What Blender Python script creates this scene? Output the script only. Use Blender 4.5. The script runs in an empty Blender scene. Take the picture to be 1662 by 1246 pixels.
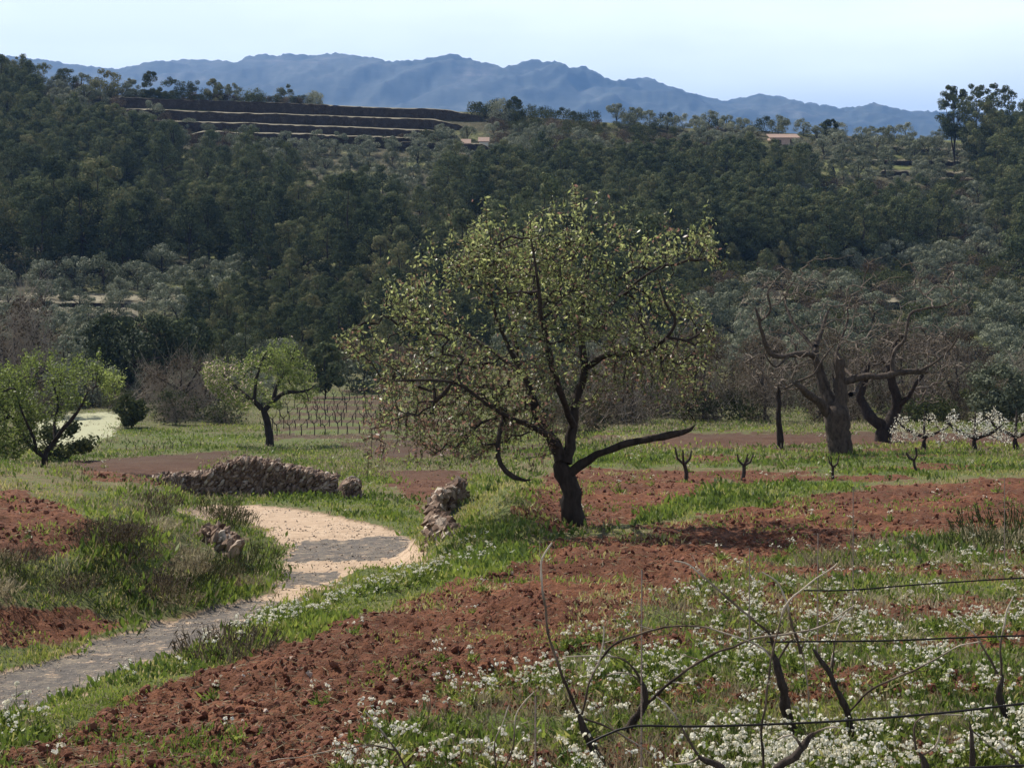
import bpy, math, random
import numpy as np
from mathutils import Vector
R = math.radians
sc = bpy.context.scene
COL = sc.collection

# ------------------------------------------------------------------ camera, sky, sun
W0, H0, F, HZ, CX = 1662.0, 1246.0, 2636.0, 300.0, 831.0   # photograph size, focal length in its pixels, horizon row
cam_d = bpy.data.cameras.new('camera'); cam = bpy.data.objects.new('camera', cam_d); COL.objects.link(cam)
cam.location = (0, 0, 0); cam.rotation_euler = (R(90), 0, 0)
cam_d.sensor_width = 36; cam_d.lens = 36 * F / W0
cam_d.shift_y = -(H0 / 2 - HZ) / W0
cam_d.clip_start = 0.2; cam_d.clip_end = 30000
sc.camera = cam
sc.render.engine = 'CYCLES'
sc.cycles.use_denoising = True
sc.cycles.max_bounces = 6; sc.cycles.diffuse_bounces = 2; sc.cycles.transparent_max_bounces = 4
sc.cycles.volume_bounces = 0
sc.view_settings.view_transform = 'Standard'; sc.view_settings.look = 'None'
sc.view_settings.exposure = 0.66; sc.view_settings.gamma = 1.0
SUN_AZ, SUN_EL = -42.0, 47.0      # degrees left of the view direction, above the horizon
world = bpy.data.worlds.new('World'); sc.world = world; world.use_nodes = True
nt = world.node_tree; nt.nodes.clear()
def N(nt, t, **k):
    n = nt.nodes.new(t)
    for a, b in k.items(): setattr(n, a, b)
    return n
sky = N(nt, 'ShaderNodeTexSky'); sky.sky_type = 'NISHITA'; sky.sun_disc = False
sky.sun_elevation = R(SUN_EL); sky.sun_rotation = R(SUN_AZ)
sky.air_density = 1.0; sky.dust_density = 0.6; sky.ozone_density = 1.5
tc = N(nt, 'ShaderNodeTexCoord'); mp = N(nt, 'ShaderNodeMapping'); mp.inputs['Scale'].default_value = (2.2, 2.2, 9.0)
mp.inputs['Rotation'].default_value = (0.0, 0.1, 0.3)
no = N(nt, 'ShaderNodeTexNoise'); no.inputs['Scale'].default_value = 1.6; no.inputs['Detail'].default_value = 5; no.inputs['Roughness'].default_value = 0.55
rp = N(nt, 'ShaderNodeMapRange'); rp.inputs[1].default_value = 0.36; rp.inputs[2].default_value = 0.72; rp.inputs[3].default_value = 0.72; rp.inputs[4].default_value = 1.0
mx = N(nt, 'ShaderNodeMix', data_type='RGBA'); mx.inputs['B'].default_value = (18.0, 19.2, 20.4, 1)
bg = N(nt, 'ShaderNodeBackground'); bg.inputs['Strength'].default_value = 0.053
wo = N(nt, 'ShaderNodeOutputWorld')
L = nt.links.new
L(tc.outputs['Generated'], mp.inputs['Vector']); L(mp.outputs['Vector'], no.inputs['Vector']); L(no.outputs['Fac'], rp.inputs[0])
sx = N(nt, 'ShaderNodeSeparateXYZ'); L(tc.outputs['Generated'], sx.inputs[0])
ev = N(nt, 'ShaderNodeMapRange'); ev.inputs[1].default_value = 0.10; ev.inputs[2].default_value = 0.42; ev.inputs[3].default_value = 1.0; ev.inputs[4].default_value = 0.12
L(sx.outputs['Z'], ev.inputs[0]); mu = N(nt, 'ShaderNodeMath', operation='MULTIPLY'); L(rp.outputs[0], mu.inputs[0]); L(ev.outputs[0], mu.inputs[1])
L(mu.outputs[0], mx.inputs['Factor']); L(sky.outputs[0], mx.inputs['A']); L(mx.outputs['Result'], bg.inputs['Color']); L(bg.outputs[0], wo.inputs[0])
sun_d = bpy.data.lights.new('sun', 'SUN'); sun_d.energy = 5.0; sun_d.angle = R(0.5); sun_d.color = (1.0, 0.93, 0.82)
sun = bpy.data.objects.new('sun', sun_d); COL.objects.link(sun)
sdir = Vector((math.sin(R(SUN_AZ)) * math.cos(R(SUN_EL)), math.cos(R(SUN_AZ)) * math.cos(R(SUN_EL)), math.sin(R(SUN_EL))))
sun.rotation_euler = sdir.to_track_quat('Z', 'Y').to_euler()

# ------------------------------------------------------------------ helpers
rng = np.random.default_rng(7)
def tag(o, label=None, cat=None, group=None, kind=None):
    if label: o['label'] = label
    if cat: o['category'] = cat
    if group: o['group'] = group
    if kind: o['kind'] = kind
    return o
def empty(name, loc, label, cat, group=None):
    o = bpy.data.objects.new(name, None); COL.objects.link(o); o.location = loc; o.empty_display_size = 0.2
    return tag(o, label, cat, group)
def make_mesh(name, V, Fc, mats, tint=None, mi=None, smooth=False, attrs=None):
    """V (n,3); Fc (m,k) array or list of such arrays; tint per vertex"""
    V = np.asarray(V, np.float32)
    if not isinstance(Fc, (list, tuple)): Fc = [Fc]
    Fc = [np.asarray(f, np.int32) for f in Fc if len(f)]
    me = bpy.data.meshes.new(name)
    nl = sum(f.size for f in Fc); nf = sum(len(f) for f in Fc)
    me.vertices.add(len(V)); me.vertices.foreach_set('co', V.ravel())
    me.loops.add(nl); me.loops.foreach_set('vertex_index', np.concatenate([f.ravel() for f in Fc]))
    tot = np.concatenate([np.full(len(f), f.shape[1], np.int32) for f in Fc])
    st = np.concatenate([[0], np.cumsum(tot)[:-1]]).astype(np.int32)
    me.polygons.add(nf); me.polygons.foreach_set('loop_start', st)
    try: me.polygons.foreach_set('loop_total', tot)
    except Exception: pass
    if mi is not None: me.polygons.foreach_set('material_index', np.asarray(mi, np.int32))
    me.polygons.foreach_set('use_smooth', np.full(nf, bool(smooth)))
    for m in (mats if isinstance(mats, (list, tuple)) else [mats]): me.materials.append(m)
    if tint is not None:
        a = me.attributes.new('tint', 'FLOAT', 'POINT'); a.data.foreach_set('value', np.asarray(tint, np.float32))
    for k, v in (attrs or {}).items():
        a = me.attributes.new(k, 'FLOAT', 'POINT'); a.data.foreach_set('value', np.asarray(v, np.float32))
    me.update(calc_edges=True)
    return me
def obj(name, me, parent=None, loc=None):
    o = bpy.data.objects.new(name, me); COL.objects.link(o)
    if loc is not None: o.location = loc
    if parent is not None: o.parent = parent
    return o
class Buf:
    def __init__(s): s.V = []; s.F = {3: [], 4: []}; s.T = []; s.M = {3: [], 4: []}; s.n = 0
    def add(s, V, Fc, t=0.5, m=0):
        V = np.asarray(V, float); Fc = np.asarray(Fc)
        if not len(V): return
        s.V.append(V); s.F[Fc.shape[1]].append(Fc + s.n); s.M[Fc.shape[1]].append(np.full(len(Fc), m))
        s.T.append(np.broadcast_to(np.asarray(t, float), (len(V),)) if np.ndim(t) == 0 else np.asarray(t, float)); s.n += len(V)
    def mesh(s, name, mats, origin=(0, 0, 0), smooth=False):
        V = np.concatenate(s.V) - np.array(origin)
        Fc = [np.concatenate(s.F[k]) for k in (3, 4) if s.F[k]]; M = np.concatenate([np.concatenate(s.M[k]) for k in (3, 4) if s.M[k]])
        return make_mesh(name, V, Fc, mats, np.concatenate(s.T), M, smooth)

def _h(ix, iy, s):
    n = (ix.astype(np.int64) * 374761393 + iy.astype(np.int64) * 668265263 + s * 974634777) & 0xffffffff
    n = ((n ^ (n >> 13)) * 1274126177) & 0xffffffff
    return ((n ^ (n >> 16)) & 0xffff) / 65535.0
def vnoise(x, y, s=0):
    x = np.asarray(x, float); y = np.asarray(y, float)
    ix = np.floor(x); iy = np.floor(y); fx = x - ix; fy = y - iy; fx = fx * fx * (3 - 2 * fx); fy = fy * fy * (3 - 2 * fy)
    ix = ix.astype(np.int64); iy = iy.astype(np.int64)
    a = _h(ix, iy, s); b = _h(ix + 1, iy, s); c = _h(ix, iy + 1, s); d = _h(ix + 1, iy + 1, s)
    return (a * (1 - fx) + b * fx) * (1 - fy) + (c * (1 - fx) + d * fx) * fy
def fbm(x, y, o=4, s=0, g=0.5):
    r = 0; a = 1; t = 0
    for k in range(o):
        r = r + a * vnoise(x * 2 ** k, y * 2 ** k, s + k * 17); t += a; a *= g
    return r / t
def sstep(a, b, x):
    t = np.clip((np.asarray(x, float) - a) / (b - a), 0, 1); return t * t * (3 - 2 * t)
def inpoly(px, py, poly):
    px = np.asarray(px, float); py = np.asarray(py, float); c = np.zeros(px.shape, bool); n = len(poly)
    for i in range(n):
        x1, y1 = poly[i]; x2, y2 = poly[(i + 1) % n]
        if y1 == y2: continue
        c ^= ((y1 > py) != (y2 > py)) & (px < (x2 - x1) * (py - y1) / (y2 - y1) + x1)
    return c
def polydist(x, y, pts, closed=False):
    """distance to polyline and sign (>0 on the left side of its direction)"""
    x = np.asarray(x, float); y = np.asarray(y, float); best = np.full(x.shape, 1e9); sg = np.ones(x.shape)
    n = len(pts)
    for i in range(n if closed else n - 1):
        ax, ay = pts[i]; bx, by = pts[(i + 1) % n]; dx, dy = bx - ax, by - ay
        t = np.clip(((x - ax) * dx + (y - ay) * dy) / (dx * dx + dy * dy), 0, 1)
        qx = x - ax - t * dx; qy = y - ay - t * dy; d = np.hypot(qx, qy)
        m = d < best - 1e-9; best = np.where(m, d, best); sg = np.where(m, np.sign(dx * qy - dy * qx), sg)
    return best, sg
def P(px, py, Y): return np.array([(px - CX) / F * Y, Y, (HZ - py) / F * Y])

# ------------------------------------------------------------------ terrain
ZR = ([0, 40, 55, 75, 110, 130, 135], [-2.07, -6.67, -8.35, -10.9, -14.0, -14.8, -14.9])
ZL = ([0, 62, 75, 110, 130, 135], [-2.87, -10.0, -11.4, -14.2, -14.8, -14.9])
def fieldY(py): return 2.07 / ((py - HZ) / F - 0.115)
EDGE = [((px - CX) / F * Y, Y) for px, Y in [(-420, 5.2), (-120, 8.5), (0, 9.3), (130, 10.4), (300, 11.7), (480, 13.6), (590, 15.1), (700, 16.3),
        (800, 18.2), (775, 20.5), (745, 23), (750, 26), (800, 31), (870, 38), (960, 48), (1000, 62), (1000, 200)]]
BANK = [((px - CX) / F * Y, Y) for px, Y in [(-900, 11), (0, 15.3), (180, 17.6), (300, 19.0), (420, 20.5), (462, 23.0), (458, 26.5), (430, 29.5), (380, 32),
        (200, 33.3), (-900, 34)]]
SKYL = ([-900, -300, 0, 100, 150, 300, 500, 780, 900, 1100, 1300, 1500, 1662, 2200], [112, 116, 130, 143, 152, 160, 172, 182, 192, 207, 216, 226, 230, 236])
Y0, Y1 = 130.0, 290.0
def hill_py(px, Y):
    t = np.clip((Y - Y0) / (Y1 - Y0), 0, 1) ** 0.85
    b = 600 - 0 * px; return b + (np.interp(px, *SKYL) - b) * t
def hill_Y(px, py):
    t = np.clip((py - 600) / (np.interp(px, *SKYL) - 600), 0, 1) ** (1 / 0.85); return Y0 + (Y1 - Y0) * t
def ground(x, y, fine=False):
    x = np.asarray(x, float); y = np.asarray(y, float)
    px = CX + x / np.maximum(y, 1) * F
    d, s = polydist(x, y, EDGE)
    sd = d * s                                    # >0: path side
    k = sstep(0.0, 1.1, sd) if True else 0
    zr = np.interp(y, *ZR); zl = np.interp(y, *ZL)
    z = zr * (1 - k) + zl * k
    # left bank
    db, sb = polydist(x, y, BANK, True); ins = inpoly(x, y, BANK)
    z = z + np.where(ins, 0.98 * sstep(0.0, 2.4, db) + 0.25 * sstep(2, 5, db), 0)
    # green mound left of the big tree
    z = z + 0.55 * np.exp(-(((px - 795) / 85) ** 2 + ((y - 23.5) / 3.0) ** 2)) * sstep(-0.1, -0.9, sd)
    # terrace lip along the field's far edge
    z = z + 0.10 * (fbm(x * 0.35, y * 0.35, 3, 5) - 0.5) * 2 * np.minimum(1, y / 10)
    z = np.where(y > 40, z + 0.5 * (fbm(x * 0.08, y * 0.08, 3, 9) - 0.5) * sstep(40, 70, y), z)
    # opposite hillside
    hz = (HZ - hill_py(px, y)) / F * y
    zs = (HZ - np.interp(px, *SKYL)) / F * Y1
    hz = np.where(y > Y1, zs - (y - Y1) * 0.10, hz) + 1.0 * (fbm(x * 0.05, y * 0.05, 3, 21) - 0.5)
    z = np.where(y > Y0 - 10, z * (1 - sstep(Y0 - 10, Y0 + 8, y)) + hz * sstep(Y0 - 10, Y0 + 8, y), z)
    return z
def gpt(px, Y, dz=0.0):
    x = (px - CX) / F * Y; return np.array([x, Y, float(ground(np.array([x]), np.array([Y]))[0]) + dz])
def gY(px, py, lo=6.0, hi=128.0):
    """depth at which the ground is seen at this pixel (nearest hit)"""
    Y = np.exp(np.linspace(math.log(lo), math.log(hi), 900)); x = (px - CX) / F * Y
    gp = HZ - ground(x, Y) / Y * F
    i = np.argmax(gp <= py); return float(Y[i])
def gat(px, py, dz=0.0): return gpt(px, gY(px, py), dz)

# ------------------------------------------------------------------ region maps of the ground (what grows or lies where)
RED = [(-900, 1900), (-420, 1330), (-120, 1238), (0, 1198), (130, 1142), (300, 1080), (480, 1014), (590, 974), (700, 944), (800, 910), (900, 882), (1000, 864), (1100, 847),
       (1250, 817), (1400, 792), (1662, 777), (2600, 765), (2600, 1900)]
PATHP = [(-900, 1480), (-100, 1206), (0, 1168), (200, 1097), (400, 1014), (470, 977), (600, 922), (705, 906), (695, 887), (640, 860), (560, 840), (480, 826), (390, 817), (330, 819),
         (285, 826), (330, 842), (420, 852), (457, 885), (461, 930), (420, 970), (300, 1000), (180, 1030), (0, 1095), (-900, 1330)]
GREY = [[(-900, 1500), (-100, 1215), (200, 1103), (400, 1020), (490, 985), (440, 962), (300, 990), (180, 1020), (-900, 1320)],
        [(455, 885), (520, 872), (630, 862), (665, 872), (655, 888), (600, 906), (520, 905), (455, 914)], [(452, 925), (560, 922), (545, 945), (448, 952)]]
REDS = [[(-500, 795), (60, 798), (130, 830), (165, 885), (150, 905), (-500, 905)], [(-500, 985), (100, 985), (195, 1012), (150, 1037), (0, 1057), (-500, 1070)],
        [(595, 762), (700, 760), (775, 768), (750, 786), (692, 812), (700, 850), (660, 802)], [(110, 748), (390, 732), (330, 768), (250, 785), (140, 775)],
        [(835, 806), (900, 765), (1100, 762), (1170, 785), (1050, 832), (980, 858), (880, 862)], [(1000, 768), (1330, 762), (1330, 772), (1000, 782)],
        [(1050, 704), (1700, 702), (1700, 722), (1050, 728)], [(1080, 740), (1330, 741), (1330, 748), (1080, 749)], [(1400, 756), (2300, 752), (2300, 760), (1400, 764)], [(1180, 776), (1480, 772), (1500, 781), (1200, 786)], [(540, 716), (640, 700), (760, 740), (620, 748)]]
VINEY = [(440, 700), (500, 640), (700, 620), (760, 700), (700, 712), (430, 722)]
GREENS = [[(140, 838), (235, 820), (255, 905), (205, 945)], [(440, 800), (700, 815), (705, 888), (640, 858), (560, 836), (440, 818)], [(755, 790), (850, 765), (865, 850), (810, 905), (700, 900)],
          [(900, 728), (2600, 730), (2600, 760), (1662, 766), (1400, 785), (1300, 755), (900, 762)], [(170, 700), (560, 715), (600, 755), (440, 745), (380, 730), (160, 745)],
          [(1060, 790), (1400, 775), (1400, 790), (1180, 830), (1050, 850), (1000, 850)], [(-500, 1055), (60, 1050), (110, 1075), (-500, 1110)], [(380, 880), (460, 870), (460, 950), (380, 960)],
          [(480, 1000), (600, 925), (700, 905), (800, 900), (700, 940), (590, 970)], [(450, 800), (240, 800), (240, 825), (450, 825)]]
MEADOW = [(560, 1330), (600, 1230), (700, 1160), (930, 1095), (985, 1010), (1080, 970), (1180, 925), (1340, 885), (1500, 872), (1700, 862), (2600, 850), (2600, 1900), (400, 1900)]
PALE = [(40, 725), (60, 672), (200, 668), (190, 700), (150, 722)]
def regions(x, y, z):
    px = CX + x / y * F; py = HZ - z / y * F
    wx = (fbm(x * 1.1, y * 1.1, 4, 31) - 0.5); wy = (fbm(x * 1.1, y * 1.1, 4, 37) - 0.5)
    sc_ = F / y; w2 = fbm(x * 4.5, y * 4.5, 3, 33) - .5; w3 = fbm(x * 4.5, y * 4.5, 3, 34) - .5
    a = px + wx * 0.9 * sc_; b = py + wy * 0.22 * sc_
    red = np.zeros(x.shape); path = np.zeros(x.shape); grey = np.zeros(x.shape); pale = np.zeros(x.shape)
    g = np.full(x.shape, 0.55)
    near = y < 128
    m = inpoly(a, b, RED); red[m] = 1; g[m] = 0.06
    for q in GREENS: m = inpoly(a, b, q) ; g[m] = 1; red[m] *= 0.2
    for q in REDS: m = inpoly(a, b, q); red[m] = 1; g[m] = 0.12
    m = inpoly(a, b, VINEY); red[m] = 0.75; g[m] = 0.25
    m = inpoly(a, b, MEADOW) & (y < 40)
    band = 0.5 + 0.5 * np.cos((y - 9.35) / 2.1 * 2 * np.pi)
    gm = np.clip(0.25 + 0.55 * band + 1.4 * (fbm(x * 0.8, y * 1.5, 3, 41) - 0.5), 0, 1)
    g[m] = np.maximum(g[m], gm[m])
    m = (y > 38) & (y < 66) & (px > 800) & (np.sin(y / 2.6 * 2 * np.pi + 3 * wx + px * .004) + 3.2 * wy > .35); red[m] = .95; g[m] = .12
    m = inpoly(a, b, VINEY) & (np.cos((y - 73) / 6.2 * 2 * np.pi) + 3 * wy > .1); red[m] = .35; g[m] = .8
    m = (px < 470) & (b > 800) & (y > 14) & (y < 34) & (red < .5) & (g < .9); g[m] = np.clip(.72 + 1.6 * wx[m], .3, 1)
    d, s = polydist(x, y, EDGE); sd = d * s
    m = (sd > -.5) & (sd < 1.0) & (px > 470) & (px < 860) & (y < 21); g[m] = 1; red[m] *= .3
    m = (sd > -0.35) & (sd < 0.95) & (y < 21) & ~inpoly(px + wx * 0.25 * sc_, py + wy * 0.06 * sc_, PATHP)
    g[m] = np.maximum(g[m], np.clip(0.45 + 2.2 * (fbm(x * 0.9, y * 0.9, 3, 43)[m] - 0.4), 0, 1))
    m = inpoly(px + (wx * 0.35 + w2 * .35) * sc_, py + (wy * 0.07 + w3 * .07) * sc_, PATHP); path[m] = 1; g[m] = 0; red[m] = 0
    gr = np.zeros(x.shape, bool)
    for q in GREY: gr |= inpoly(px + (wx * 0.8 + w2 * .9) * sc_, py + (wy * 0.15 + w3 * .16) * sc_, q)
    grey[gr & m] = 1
    m = inpoly(a, b, PALE); pale[m] = 1; g[m] = 0.2
    return dict(red=red, path=path, grey=grey, pale=pale, grass=g)

def mat_new(name):
    m = bpy.data.materials.new(name); m.use_nodes = True; nt = m.node_tree; nt.nodes.clear()
    o = N(nt, 'ShaderNodeOutputMaterial'); b = N(nt, 'ShaderNodeBsdfPrincipled'); b.inputs['Roughness'].default_value = 0.9
    b.inputs['Specular IOR Level'].default_value = 0.15
    nt.links.new(b.outputs[0], o.inputs[0]); return m, nt, b, o
def nz(nt, scale, detail=4, rough=0.6, vec=None):
    n = N(nt, 'ShaderNodeTexNoise'); n.inputs['Scale'].default_value = scale; n.inputs['Detail'].default_value = detail; n.inputs['Roughness'].default_value = rough
    if vec: nt.links.new(vec, n.inputs['Vector'])
    return n.outputs['Fac']
def ramp(nt, fac, stops):
    r = N(nt, 'ShaderNodeValToRGB'); e = r.color_ramp.elements
    e[0].position = stops[0][0]; e[0].color = (*stops[0][1], 1); e[1].position = stops[-1][0]; e[1].color = (*stops[-1][1], 1)
    for p, c in stops[1:-1]: k = e.new(p); k.color = (*c, 1)
    nt.links.new(fac, r.inputs[0]); return r.outputs[0]
def mixc(nt, f, a, b):
    m = N(nt, 'ShaderNodeMix', data_type='RGBA')
    for s, v in (('Factor', f), ('A', a), ('B', b)):
        if isinstance(v, (int, float)): m.inputs[s].default_value = v
        elif isinstance(v, tuple): m.inputs[s].default_value = (*v, 1)
        else: nt.links.new(v, m.inputs[s])
    return m.outputs['Result']
def att(nt, n):
    a = N(nt, 'ShaderNodeAttribute'); a.attribute_name = n; return a.outputs['Fac']
def mth(nt, op, a, b=0.0):
    m = N(nt, 'ShaderNodeMath', operation=op)
    for i, v in enumerate((a, b)):
        if isinstance(v, (int, float)): m.inputs[i].default_value = v
        else: nt.links.new(v, m.inputs[i])
    return m.outputs[0]
def bump(nt, b, h, s, d):
    n = N(nt, 'ShaderNodeBump'); n.inputs['Strength'].default_value = s; n.inputs['Distance'].default_value = d
    nt.links.new(h, n.inputs['Height']); nt.links.new(n.outputs[0], b.inputs['Normal'])

def ground_material():
    m, nt, b, o = mat_new('ground_soil')
    g = N(nt, 'ShaderNodeNewGeometry').outputs['Position']
    n1 = nz(nt, 1.3, 6, 0.65, g); n2 = nz(nt, 9, 5, 0.7, g); n3 = nz(nt, 45, 3, 0.6, g)
    soil = ramp(nt, n2, [(0.3, (0.050, 0.018, 0.009)), (0.48, (0.112, 0.039, 0.018)), (0.62, (0.180, 0.073, 0.036)), (0.78, (0.30, 0.155, 0.088))])
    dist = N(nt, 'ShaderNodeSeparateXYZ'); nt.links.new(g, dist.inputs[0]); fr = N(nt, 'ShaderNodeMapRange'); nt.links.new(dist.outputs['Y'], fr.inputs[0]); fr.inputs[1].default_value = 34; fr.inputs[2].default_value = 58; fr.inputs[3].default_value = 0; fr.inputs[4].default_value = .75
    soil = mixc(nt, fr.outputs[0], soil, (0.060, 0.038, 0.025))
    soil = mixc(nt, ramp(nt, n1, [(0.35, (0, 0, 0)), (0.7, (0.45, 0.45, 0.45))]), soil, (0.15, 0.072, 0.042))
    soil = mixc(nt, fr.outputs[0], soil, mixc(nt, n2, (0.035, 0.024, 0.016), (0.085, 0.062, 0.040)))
    soil = mixc(nt, ramp(nt, nz(nt, .55, 5, .7, g), [(0.42, (.55, .55, .55)), (0.56, (0, 0, 0))]), soil, (0.060, 0.024, 0.013))
    turf = ramp(nt, n2, [(0.3, (0.050, 0.058, 0.020)), (0.5, (0.095, 0.105, 0.035)), (0.75, (0.21, 0.17, 0.09))])
    turf = mixc(nt, ramp(nt, n1, [(0.4, (0, 0, 0)), (0.62, (0.8, 0.8, 0.8))]), turf, (0.07, 0.10, 0.025))
    beige = ramp(nt, nz(nt, 4, 6, 0.7, g), [(0.3, (0.33, 0.235, 0.16)), (0.55, (0.44, 0.325, 0.23)), (0.75, (0.54, 0.43, 0.32))])
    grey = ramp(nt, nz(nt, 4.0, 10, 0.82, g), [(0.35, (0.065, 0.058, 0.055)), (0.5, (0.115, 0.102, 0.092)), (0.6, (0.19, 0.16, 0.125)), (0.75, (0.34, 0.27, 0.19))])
    base = mixc(nt, att(nt, 'red'), mixc(nt, fr.outputs[0], (0.15, 0.105, 0.06), (0.07, 0.062, 0.032)), soil)
    gf = mth(nt, 'ADD', att(nt, 'grass'), mth(nt, 'MULTIPLY', mth(nt, 'SUBTRACT', n2, 0.5), 1.2))
    gf = ramp(nt, gf, [(0.45, (0, 0, 0)), (0.62, (1, 1, 1))])
    base = mixc(nt, gf, base, turf)
    base = mixc(nt, att(nt, 'path'), base, beige)
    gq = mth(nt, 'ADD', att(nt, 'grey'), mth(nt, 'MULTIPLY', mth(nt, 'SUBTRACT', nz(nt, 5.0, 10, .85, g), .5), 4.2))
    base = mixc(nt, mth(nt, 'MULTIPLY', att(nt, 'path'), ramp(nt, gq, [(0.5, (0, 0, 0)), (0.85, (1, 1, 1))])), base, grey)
    base = mixc(nt, att(nt, 'pale'), base, (0.34, 0.34, 0.22))
    nt.links.new(base, b.inputs['Base Color'])
    h = mth(nt, 'ADD', n2, mth(nt, 'MULTIPLY', n3, 0.35))
    bump(nt, b, h, 0.8, 0.07)
    return m
M_GROUND = ground_material()

def grid_faces(nr, nc):
    i = np.arange(nr - 1)[:, None] * nc + np.arange(nc - 1)[None]
    return np.stack([i, i + 1, i + nc + 1, i + nc], -1).reshape(-1, 4)
def build_ground():
    pxs = np.concatenate([np.linspace(-900, -60, 60), np.arange(-54, 1720, 5.0), np.linspace(1740, 2600, 60)])
    ys = np.concatenate([np.exp(np.linspace(math.log(5.0), math.log(60), 560)), np.linspace(61, 129, 110)])
    PX, YY = np.meshgrid(pxs, ys); X = (PX - CX) / F * YY
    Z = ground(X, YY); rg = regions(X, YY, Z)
    tilled = rg['red'] * (1 - rg['grass'] * 0.6) * (1 - rg['path'])
    amp = np.clip(1.25 - YY / 60, 0.3, 1)
    n = fbm(X * 2.4, YY * 2.4, 5, 61, 0.62); n2 = fbm(X * 9, YY * 9, 3, 67, 0.6)
    n3 = fbm(X * 24, YY * 24, 2, 68, 0.6)
    Z = Z + tilled * amp * (0.17 * (n - 0.5) + 0.10 * (n2 - 0.5) + 0.07 * (n3 - 0.5)) + (1 - rg['path']) * (1 - tilled) * 0.10 * (n - 0.5) - rg['path'] * 0.03 + rg['path'] * 0.02 * (n - .5)
    V = np.stack([X, YY, Z], -1).reshape(-1, 3)
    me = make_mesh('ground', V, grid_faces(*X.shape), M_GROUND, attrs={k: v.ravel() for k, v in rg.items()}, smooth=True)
    o = obj('ground', me); tag(o, kind='structure')
build_ground()

def hill_material():
    m, nt, b, o = mat_new('hillside_scrub')
    g = N(nt, 'ShaderNodeNewGeometry').outputs['Position']
    n1 = nz(nt, 0.09, 6, 0.65, g); n2 = nz(nt, 0.9, 5, 0.75, g)
    c = ramp(nt, n2, [(0.3, (0.025, 0.026, 0.014)), (0.5, (0.060, 0.056, 0.030)), (0.7, (0.13, 0.11, 0.062))])
    c = mixc(nt, ramp(nt, n1, [(0.48, (0, 0, 0)), (0.62, (1, 1, 1))]), c, ramp(nt, n2, [(0.35, (0.09, 0.115, 0.03)), (0.6, (0.18, 0.19, 0.07)), (0.75, (0.30, 0.23, 0.14))]))
    nt.links.new(c, b.inputs['Base Color']); bump(nt, b, n2, 1.0, 0.6); return m
M_HILL = hill_material()
pxs = np.linspace(-900, 2600, 420); ys = np.concatenate([np.arange(128.6, 292, 0.8), np.linspace(294, 520, 60)])
PX, YY = np.meshgrid(pxs, ys); X = (PX - CX) / F * YY; Z = ground(X, YY)
tag(obj('hillside', make_mesh('hillside', np.stack([X, YY, Z], -1).reshape(-1, 3), grid_faces(*X.shape), M_HILL, smooth=True)), kind='structure')
# valley floor and plain, one sheet to the horizon
m, nt, b, o = mat_new('plain_scrub'); b.inputs['Base Color'].default_value = (0.06, 0.07, 0.035, 1)
nt.links.new(ramp(nt, nz(nt, 0.01, 6, 0.6, N(nt, 'ShaderNodeNewGeometry').outputs['Position']), [(0.35, (0.03, 0.045, 0.02)), (0.65, (0.12, 0.10, 0.05))]), b.inputs['Base Color'])
M_PLAIN = m
v = [(-9000, -200, -60), (9000, -200, -60), (9000, 9000, -60), (-9000, 9000, -60)]
tag(obj('plain', make_mesh('plain', v, np.array([[0, 1, 2, 3]]), M_PLAIN)), kind='structure')

# mountains
RIDGE = [(-1400, 150), (-700, 130), (-300, 108), (20, 91), (60, 95), (120, 105), (190, 112), (250, 100), (300, 97), (350, 98), (385, 101), (400, 91), (430, 88), (450, 92), (460, 87), (500, 89), (560, 87), (600, 93),
         (630, 100), (690, 96), (735, 87), (760, 95), (820, 110), (850, 99), (872, 97), (882, 101), (900, 98), (925, 109), (950, 108), (990, 130), (1010, 131), (1050, 125), (1100, 145), (1175, 164), (1230, 153),
         (1270, 158), (1300, 165), (1370, 176), (1420, 167), (1480, 181), (1530, 180), (1700, 186), (2300, 170), (3000, 150)]
rx = np.array([p[0] for p in RIDGE], float); ry = np.array([p[1] for p in RIDGE], float)
pxs = np.linspace(-1400, 3000, 1300); vs = np.linspace(0, 1, 150)
PX, VV = np.meshgrid(pxs, vs)
YY = 2900 + 3600 * VV; X = (PX - CX) / F * YY
wp = np.clip(np.abs(VV - 0.583) / 0.12, 0, 1) * ((fbm(X * .0011, YY * .0013, 4, 71) - .5) * 700 + (fbm(X * .004, YY * .004, 3, 72) - .5) * 130)
rz = (HZ - np.interp(PX + wp, rx, ry)) / F * 5000 + 60
prof = np.where(VV < 0.583, np.sin(np.clip(VV / 0.583, 0, 1) * np.pi / 2) ** 1.25, np.cos(np.clip((VV - 0.583) / 0.417, 0, 1) * np.pi / 2))
q = fbm(X * 0.0016, YY * 0.0016, 5, 77, 0.55); q2 = np.abs(fbm(X * 0.0022 + 7, YY * 0.0016, 4, 81, 0.5) - 0.5) * 2
off = (q - 0.5) * 0.20 - q2 * 0.12
damp = np.clip(np.abs(VV - 0.583) / 0.2, 0, 1)
Z = rz * (prof * (1 + off * damp)) - 60
Z += (vnoise(PX * 0.25, VV * 60, 5) - 0.5) * 5 * np.exp(-(np.abs(VV - 0.583) / 0.03) ** 2) + (fbm(PX * 0.06, VV * 60, 3, 6) - 0.5) * 18
Z = np.minimum(Z, (HZ - np.interp(PX, rx, ry) + (fbm(PX * .16, PX * 0, 3, 5) - .5) * 6) / F * YY)
m, nt, b, o = mat_new('mountain_rock')
g = N(nt, 'ShaderNodeNewGeometry'); mq = N(nt, 'ShaderNodeMapping'); mq.inputs['Scale'].default_value = (1, .2, 3.0); nt.links.new(g.outputs['Position'], mq.inputs[0]); n1 = nz(nt, 0.005, 10, 0.72, mq.outputs[0])
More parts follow.
